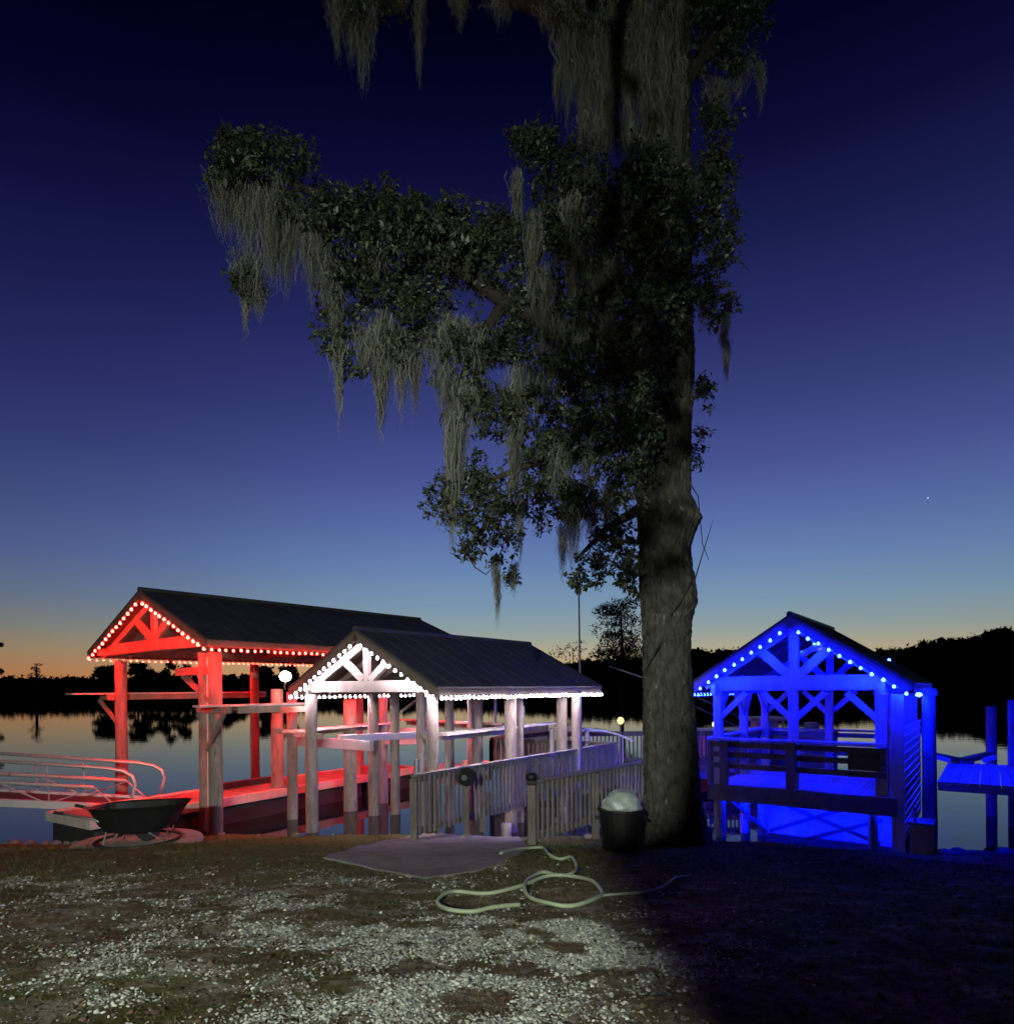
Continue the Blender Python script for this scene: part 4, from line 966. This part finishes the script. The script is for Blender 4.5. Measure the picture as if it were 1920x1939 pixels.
# small knots of foliage: (px, py, rx, ry, depth, number of clusters)
BLOBS = [(470, 285, 85, 45, -.9, 70), (430, 330, 45, 30, -.9, 20), (560, 300, 40, 40, -.8, 18), (540, 390, 60, 60, -.7, 30), (620, 410, 75, 70, -.7, 80), (720, 420, 90, 80, -.6, 130), (820, 440, 90, 80, -.6, 130), (900, 470, 80, 75, -.5, 110), (690, 520, 85, 65, -.5, 90),
         (790, 560, 70, 75, -.5, 90), (470, 530, 35, 35, -.8, 14), (640, 620, 45, 65, -.5, 34), (690, 690, 50, 35, -.5, 14), (760, 650, 60, 45, -.5, 36), (965, 440, 45, 50, -.4, 40), (990, 560, 40, 70, -.4, 40), (880, 650, 65, 45, -.5, 46), (950, 650, 70, 60, -.4, 60), (880, 740, 55, 60, -.4, 40), (960, 780, 80, 60, -.4, 70), (905, 545, 22, 20, -.5, 4),
         (1010, 270, 55, 45, -.3, 40), (1080, 330, 75, 80, -.2, 90), (1060, 440, 65, 80, -.2, 80), (1150, 420, 75, 110, -.2, 110), (1130, 560, 80, 100, -.3, 100), (1060, 620, 70, 90, -.3, 80), (1230, 420, 70, 150, -.55, 90), (1180, 680, 80, 110, -.5, 110), (1090, 720, 80, 90, -.4, 90), (1240, 560, 60, 120, -.55, 60),
         (1345, 340, 55, 90, .1, 70), (1360, 450, 45, 70, .1, 46), (1340, 560, 40, 60, .1, 26), (1378, 575, 16, 20, .1, 6), (1330, 740, 16, 35, 0, 9), (1320, 840, 14, 45, 0, 7), (1350, 230, 50, 40, .1, 18),
         (1120, 820, 75, 70, -.4, 80), (1190, 830, 45, 100, -.5, 60), (1030, 850, 60, 55, -.4, 46), (1180, 930, 50, 50, -.5, 30), (900, 900, 50, 40, -.5, 24), (850, 950, 55, 45, -.5, 34), (940, 960, 60, 50, -.5, 36), (1020, 940, 60, 60, -.4, 40), (910, 1015, 40, 40, -.5, 16), (1100, 940, 60, 55, -.4, 46), (890, 1040, 22, 20, -.5, 5), (965, 1020, 30, 24, -.5, 7), (940, 1060, 14, 18, -.5, 4), (970, 1085, 12, 22, -.5, 4),
         (1160, 1010, 45, 50, -.3, 26), (1140, 1070, 55, 40, -.3, 20), (1100, 1100, 30, 22, -.3, 8), (1195, 1090, 22, 60, -.3, 20), 
         (1235, 330, 55, 90, -.95, 46), (1245, 470, 60, 90, -.95, 70), (1230, 600, 60, 80, -1.0, 70), (1215, 720, 55, 80, -1.0, 60), (1215, 830, 40, 60, -.9, 34), (1290, 420, 40, 120, -.75, 40), (1290, 560, 30, 80, -.75, 24),
         (700, 10, 70, 25, -.8, 24), (1100, 10, 90, 40, -.4, 30), (1380, 60, 80, 90, .1, 60), (1340, 0, 70, 60, 0, 40), (1420, 10, 60, 40, .1, 20), (1180, 60, 60, 70, -.3, 26)]
AV = []; TWIGS = []
def leaf_cluster(c, R, n, out_):
    sz = rng.uniform(.65, 1.35)
    d = rng.standard_normal((n, 3)); d /= np.linalg.norm(d, axis=1)[:, None]; pos = c+d*R*rng.random((n, 1))**.5
    ax = rng.standard_normal((n, 3)); ax[:, 2] -= .6; ax /= np.linalg.norm(ax, axis=1)[:, None]
    sd = np.cross(ax, rng.standard_normal((n, 3))); sd /= np.linalg.norm(sd, axis=1)[:, None]; nn = np.cross(ax, sd)
    Ln = .068*sz*(.45+1.0*rng.random((n, 1))); Wn = Ln*(.15+.15*rng.random((n, 1)))
    p0 = pos; p1 = pos+ax*Ln*.45+sd*Wn+nn*Wn*.4; p2 = pos+ax*Ln; p3 = pos+ax*Ln*.45-sd*Wn+nn*Wn*.4
    out_.append(np.stack([p0, p1, p2, p3], 1))
for px, py, rx, ry, dy, nc in BLOBS:
    if px > 1600: dy = -3.0
    for _ in range(int(nc*1.7)):
        t = rng.standard_normal(3); t /= np.linalg.norm(t); t *= rng.random()**.5*rng.uniform(.75, 1.22)
        c = TP(px+t[0]*rx*1.05, py+t[1]*ry*1.05, dy+t[2]*max(.35, min(1.0, rx*TY/F*1.2)))
        c = np.array(c); dr = rng.standard_normal(3); dr[2] += .25; dr /= np.linalg.norm(dr); q = rng.uniform(.12, .34)
        TWIGS.append((c-dr*q*.6, c+dr*q*.5))
        for f_ in (-.35, 0, .35): leaf_cluster(c+dr*q*f_, rng.uniform(.035, .10), int(rng.integers(6, 12)), AV)
# an unseen limb of this tree, added overhead to shade the trunk and crown
MB().tube([Vector((2.45, 9.4, 13.6))-base0, Vector((1.4, 6.5, 12.6))-base0, Vector((.3, 3.6, 9.8))-base0, Vector((-.2, 1.6, 6.9))-base0], [.16, .12, .07, .02], 9).build('branch', M['branch'], T, smooth=True)
for c0, rr, k in (((-.10, 1.4, 6.65), (.88, .5, 1.1), 420), ((-.45, 1.15, 5.2), (.85, .22, .46), 170), ((.0, 2.6, 8.2), (.6, .6, .8), 50)):
    for _ in range(k):
        t = rng.standard_normal(3); t /= np.linalg.norm(t); t *= rng.random()**.4
        leaf_cluster(np.array(c0)-np.array(base0)+t*np.array(rr), rng.uniform(.06, .15), int(rng.integers(12, 22)), AV)
Q = np.concatenate(AV); print('leaves', len(Q))
np_mesh('crown', Q.reshape(-1, 3), np.arange(len(Q)*4).reshape(-1, 4), M['leaf'], T)
m = MB()
for p_, q_ in TWIGS: m.tube([p_, (p_+q_)/2+rng.normal(0, .012, 3), q_], [.007, .005, .002], 3, cap=False)
m.build('twigs', M['branch'], T)
# spanish moss: bundles of long thin hanging threads
MO = []
def moss(px, py, wpx, lpx, dY, n=34):
    s = TY/F; n = int(n*4.6)
    for i in range(n):
        x0 = rng.normal(0, .42)*wpx; top = py+rng.uniform(-.12, .25)*lpx
        ln = lpx*rng.uniform(.35, 1.0)*(1-.45*min(1, abs(x0)/wpx))
        d0 = dY+rng.normal(0, .14); k = 7; ph = rng.uniform(0, 6.28); amp = rng.uniform(.005, .045); w0 = rng.uniform(.004, .010)*(1.7 if rng.random() < .2 else 1)
        c = [np.array(TP(px+x0*(1-.25*j/k), top+ln*j/k, d0)) for j in range(k+1)]
        fr = rng.uniform(.7, 2.2); th = rng.uniform(0, PI); ax = np.array([math.cos(th), math.sin(th), 0])
        for j in range(k+1): c[j] = c[j]+np.array([math.sin(ph+j*fr)*amp+rng.normal(0, .012), math.cos(ph*1.7+j*1.1)*amp, rng.normal(0, .02)])
        for j in range(k):
            wa, wb_ = w0*(1-.85*(j/k)**1.5), w0*(1-.85*((j+1)/k)**1.5)
            MO.append(np.stack([c[j]-ax*wa, c[j]+ax*wa, c[j+1]+ax*wb_, c[j+1]-ax*wb_]))
for px, py, wp, lp, dY in ((640, -10, 26, 130, -.9), (690, -10, 30, 175, -.9), (665, 0, 24, 120, -.8), (760, -10, 16, 50, -.8), (795, 0, 14, 150, -.7), (870, -10, 24, 70, -.6), (950, -20, 50, 70, -.5), (1040, -10, 40, 90, -.5),
                        (1075, 20, 30, 220, -.4), (1110, 60, 30, 260, -.4), (1150, 30, 34, 280, -.45), (1190, 80, 26, 230, -.5), (1225, 150, 28, 180, -.6), (1200, -10, 40, 160, -.5), (1260, 60, 20, 260, -.55), (1130, 220, 50, 110, -.4), (1180, 230, 40, 90, -.5), (1285, 120, 16, 200, -.5), (1225, 20, 30, 200, -.6), (1250, 160, 22, 150, -.62), (1205, 250, 26, 140, -.6), (1280, -20, 22, 160, -.55), (1150, 130, 40, 170, -.5), (1090, -10, 40, 140, -.5), (1230, 500, 20, 140, -1.0), (1215, 620, 18, 130, -1.05), (1260, 420, 16, 120, -.95), (1080, 360, 30, 120, -.5),
                        (430, 330, 50, 130, -.9), (470, 350, 50, 150, -.85), (510, 330, 30, 190, -.9), (545, 390, 40, 170, -.8), (590, 420, 40, 150, -.8), (520, 420, 36, 130, -.8), (470, 480, 40, 120, -.8), (465, 545, 10, 95, -.8), (490, 540, 22, 70, -.8), (620, 470, 34, 130, -.7), (640, 540, 22, 110, -.7),
                        (640, 640, 22, 90, -.6), (643, 690, 8, 130, -.6), (690, 620, 30, 100, -.6), (725, 600, 32, 200, -.6), (760, 640, 30, 150, -.6), (785, 660, 20, 130, -.6), (720, 700, 10, 140, -.6), (710, 470, 26, 80, -.8), (820, 620, 30, 100, -.6), (860, 600, 40, 110, -.6), (900, 620, 36, 90, -.6),
                        (840, 690, 22, 120, -.6), (865, 750, 26, 250, -.6), (855, 800, 18, 210, -.6), (900, 720, 34, 100, -.5), (855, 900, 7, 150, -.6), (980, 690, 26, 150, -.6), (975, 800, 16, 200, -.55), (1020, 690, 34, 110, -.5), (985, 940, 6, 130, -.5),
                        (1010, 420, 22, 200, -.5), (1030, 520, 24, 180, -.5), (1090, 470, 34, 120, -.6), (1130, 500, 44, 120, -.6), (1160, 490, 30, 170, -.6), (1100, 600, 18, 130, -.6), (1150, 590, 22, 170, -.6), (1200, 580, 16, 150, -.6), (1050, 600, 30, 130, -.5), (1190, 350, 20, 150, -.6),
                        (1050, 840, 26, 130, -.5), (1075, 830, 22, 110, -.5), (1110, 830, 20, 110, -.5), (1085, 940, 32, 140, -.45), (1065, 1000, 12, 100, -.45), (1120, 950, 20, 90, -.45), (1150, 930, 16, 90, -.45), (1160, 730, 14, 90, -.6),
                        (939, 1070, 9, 60, -.5), (942, 1090, 5, 95, -.5), (972, 1070, 10, 60, -.5), (1330, 540, 16, 90, .1), (1375, 590, 10, 60, .1), (1370, 620, 12, 60, .1), (1376, 650, 6, 90, .1), (1440, 120, 12, 90, .1), (1400, 100, 40, 90, .1), (1360, 150, 40, 100, .1), (1310, 540, 8, 60, -.2), (1240, 400, 20, 160, -.75), (1270, 330, 20, 180, -.7), (1055, 130, 8, 90, -.4), (980, 330, 16, 140, -.4)):
    moss(px, py, wp, lp, dY, int(14+wp*lp/95))
Q = np.concatenate(MO).reshape(-1, 4, 3); print('moss quads', len(Q))
# weld each thread's quads into one island (random shade per thread)
K = 7; nT = len(Q)//K; Qt = Q.reshape(nT, K, 4, 3)
Vt = np.concatenate([Qt[:, :, 0:2, :], Qt[:, -1:, [3, 2], :]], 1).reshape(nT, (K+1)*2, 3)
fb = np.array([[2*j, 2*j+1, 2*j+3, 2*j+2] for j in range(K)])
np_mesh('spanish_moss', Vt.reshape(-1, 3), (fb[None]+(np.arange(nT)*(K+1)*2)[:, None, None]).reshape(-1, 4), M['moss'], T)

# ------------------------------------------------------------------ ground litter
cand = []; tries = 0
while len(cand) < 22000 and tries < 520000:
    tries += 1
    y = 2.8+5.2*random.random()**1.35; x = random.uniform(-.82, .50)*y
    if random.random() < pale_weight(x, y)*1.5: cand.append((x, y))
cand = np.array(cand); print('shells', len(cand), tries)
def chips(name, xy, rmin, rmax, flat, m, label, cat, zoff=.0, lift=.004):
    n = len(xy); z = zg(xy[:, 0], xy[:, 1]); 
    tx = np.array([noise.fractal(Vector((a_*3.2, b_*3.2, 0)), .9, 2.1, 5) for a_, b_ in xy])*.016
    r = rmin+(rmax-rmin)*rng.random(n)**3; th0 = rng.uniform(0, 2*PI, n)
    V = np.zeros((n, 6, 3)); til = rng.normal(0, .25, (n, 2))
    for k in range(5):
        a_ = th0+2*PI*k/5; rr = r*(.65+.6*rng.random(n)); V[:, k, 0] = np.cos(a_)*rr; V[:, k, 1] = np.sin(a_)*rr; V[:, k, 2] = V[:, k, 0]*til[:, 0]+V[:, k, 1]*til[:, 1]
    V[:, 5, 2] = r*flat; V[:, 5, :2] = rng.normal(0, .25, (n, 2))*r[:, None]
    V += np.stack([xy[:, 0], xy[:, 1], z+tx+lift], 1)[:, None, :]
    f = np.array([[k, (k+1) % 5, 5] for k in range(5)])
    o_ = np_mesh(name, V.reshape(-1, 3), (f[None]+(np.arange(n)*6)[:, None, None]).reshape(-1, 3), m)
    return tag(o_, label, cat, kind='stuff')
chips('shell_gravel', cand, .0045, .017, .6, M['shell'], 'pale crushed shell and gravel strewn in patches over the dirt', 'gravel')
lx = rng.uniform(-.85, .8, 24000); ly = 2.7+8.2*rng.random(24000)**1.1
chips('leaf_litter', np.stack([lx*ly, ly], 1), .006, .026, .25, M['litter'], 'brown dead leaves and dirt crumbs littering the ground', 'leaf litter')
ng = 90000; gy_ = 3+9.0*rng.random(ng)**.8; gx_ = rng.uniform(-.86, .8, ng)*gy_
dens = np.array([.5+.9*fb_noise(x, y, .9, 8.1) for x, y in zip(gx_, gy_)]); kp = rng.random(ng) < np.clip(dens, 0, 1)*np.where(gy_ > 6.6, 1, .35)
inpad = np.zeros(ng, bool)
pxy = [(p.x, p.y) for p in poly]
for i in range(len(pxy)):
    (x1, y1), (x2, y2) = pxy[i], pxy[i-1]
    cnd = ((y1 > gy_) != (y2 > gy_)) & (gx_ < (x2-x1)*(gy_-y1)/(y2-y1+1e-9)+x1); inpad ^= cnd
kp &= ~inpad
gx_, gy_ = gx_[kp], gy_[kp]; n = len(gx_); z = zg(gx_, gy_)
h = rng.uniform(.012, .045, n); th = rng.uniform(0, 2*PI, n); ln = rng.normal(0, .6, (n, 2))*h[:, None]; wv = np.stack([np.cos(th), np.sin(th)], 1)*.004
V = np.zeros((n, 3, 3)); V[:, 0, :2] = np.stack([gx_, gy_], 1)-wv; V[:, 1, :2] = np.stack([gx_, gy_], 1)+wv; V[:, 2, :2] = np.stack([gx_, gy_], 1)+ln
V[:, 0, 2] = V[:, 1, 2] = z-.01; V[:, 2, 2] = z+h
tag(np_mesh('grass', V.reshape(-1, 3), np.arange(n*3).reshape(-1, 3), M['grass']), 'short olive grass growing thinly over the bank', 'grass', kind='stuff')

# rocks along the waterline
def rock(x, y, s, seed, lab, grp):
    r = random.Random(seed); V = ICO_V.copy()
    V = np.array([v*(1+.28*noise.noise(Vector(v)*1.3+Vector((seed, 0, 0)))) for v in V])*np.array([s, s*r.uniform(.7, 1), s*r.uniform(.5, .8)])
    q = np_mesh('rock', V, ICO_F, M['rock']); q.location = (x, y, max(float(zg(x, y)), -.05)+s*.15); q.rotation_euler = (0, 0, r.uniform(0, 6)); tag(q, lab, 'rock', grp)
for i in range(26):
    px = -10+i*15+random.uniform(-8, 8); 
    if i > 21: px = 420+(i-22)*70
    p = hit(px, 1606 if px < 180 else 1594); y = float(np.interp(p.x, YBX, YBY))-random.uniform(.05, .6); rock(p.x*y/p.y, y, random.uniform(.04, .10), i, 'grey rock lying among others along the left waterline', 'rocks along the left waterline')
for i in range(12):
    px = 1775+i*13; p = px2ray(px, 1610)[0]; y = 10.9+random.uniform(-.3, .2); rock(p*y, y, random.uniform(.07, .19), 100+i, 'dark rock lying among others along the right waterline', 'rocks along the right waterline')

# a planet low in the evening sky
pn = P(1757, 943, 3800); q = MB().lathe((0, 0, 0), [(.3, -4), (3, -2.6), (4.2, 0), (3, 2.6), (.3, 4)], 10).build('planet', emit('planet_glow', (.75, .78, .9))); q.location = pn; tag(q, 'single pale evening planet low above the right hills', 'planet')

# ------------------------------------------------------------------ the yard behind the photographer: flood light, and an unseen shed added to cast shade
YL = thing('yard_light', 'floodlight on a tall pole in the yard behind the bank', 'lamp', (-2.2, -7, 1.5))
MB().tube([(0, -.15, 0), (0, -.15, 3.8)], .05, 10).build('pole', M['steel'], YL)
MB().box((0, -.12, 3.75), (.5, .1, .36)).build('housing', M['steel'], YL, bevel=.02)
sd_ = bpy.data.lights.new('flood', 'SPOT'); sd_.energy = LAMP_POWER; sd_.color = (.95, 1.0, .87); sd_.spot_size = math.radians(120); sd_.spot_blend = 1.0; sd_.shadow_soft_size = .10
so = bpy.data.objects.new('flood', sd_); col.objects.link(so); so.parent = YL; so.location = (0, 0, 3.72); so.rotation_euler = (math.radians(64), 0, math.radians(-6))
SH = thing('shade_shed', 'unseen gambrel roofed shed added behind the camera to shade the right ground', 'shed', (0, -4, 1.45))
m = MB(); m.box((1.35, 0, 1.2), (4.4, 2.0, 2.5)).build('wall', M['rail_wood'], SH)
def prof(k): return [(-1.36, 2.66), (-1.08, 2.74), (-.86, 3.9), (1.35, 4.7), (3.42, 3.9), (3.95, 2.72), (3.82, 2.42), (-.96, 2.40), (-1.27, 2.56)]  # outline shaped to set the shadow edge on ground, trunk and pavilion
pv = prof(0); n = len(pv); m = MB()
m.add([(x, -1.1, z) for x, z in pv]+[(x, 1.1, z) for x, z in pv], [tuple(range(n))[::-1], tuple(range(n, 2*n))]+[(i, (i+1) % n, (i+1) % n+n, i+n) for i in range(n)])
m.build('roof', M['roof'], SH)
MB().box((1.3, 1.02, 1.0), (1.1, .05, 2.0)).build('door', M['timber'], SH)
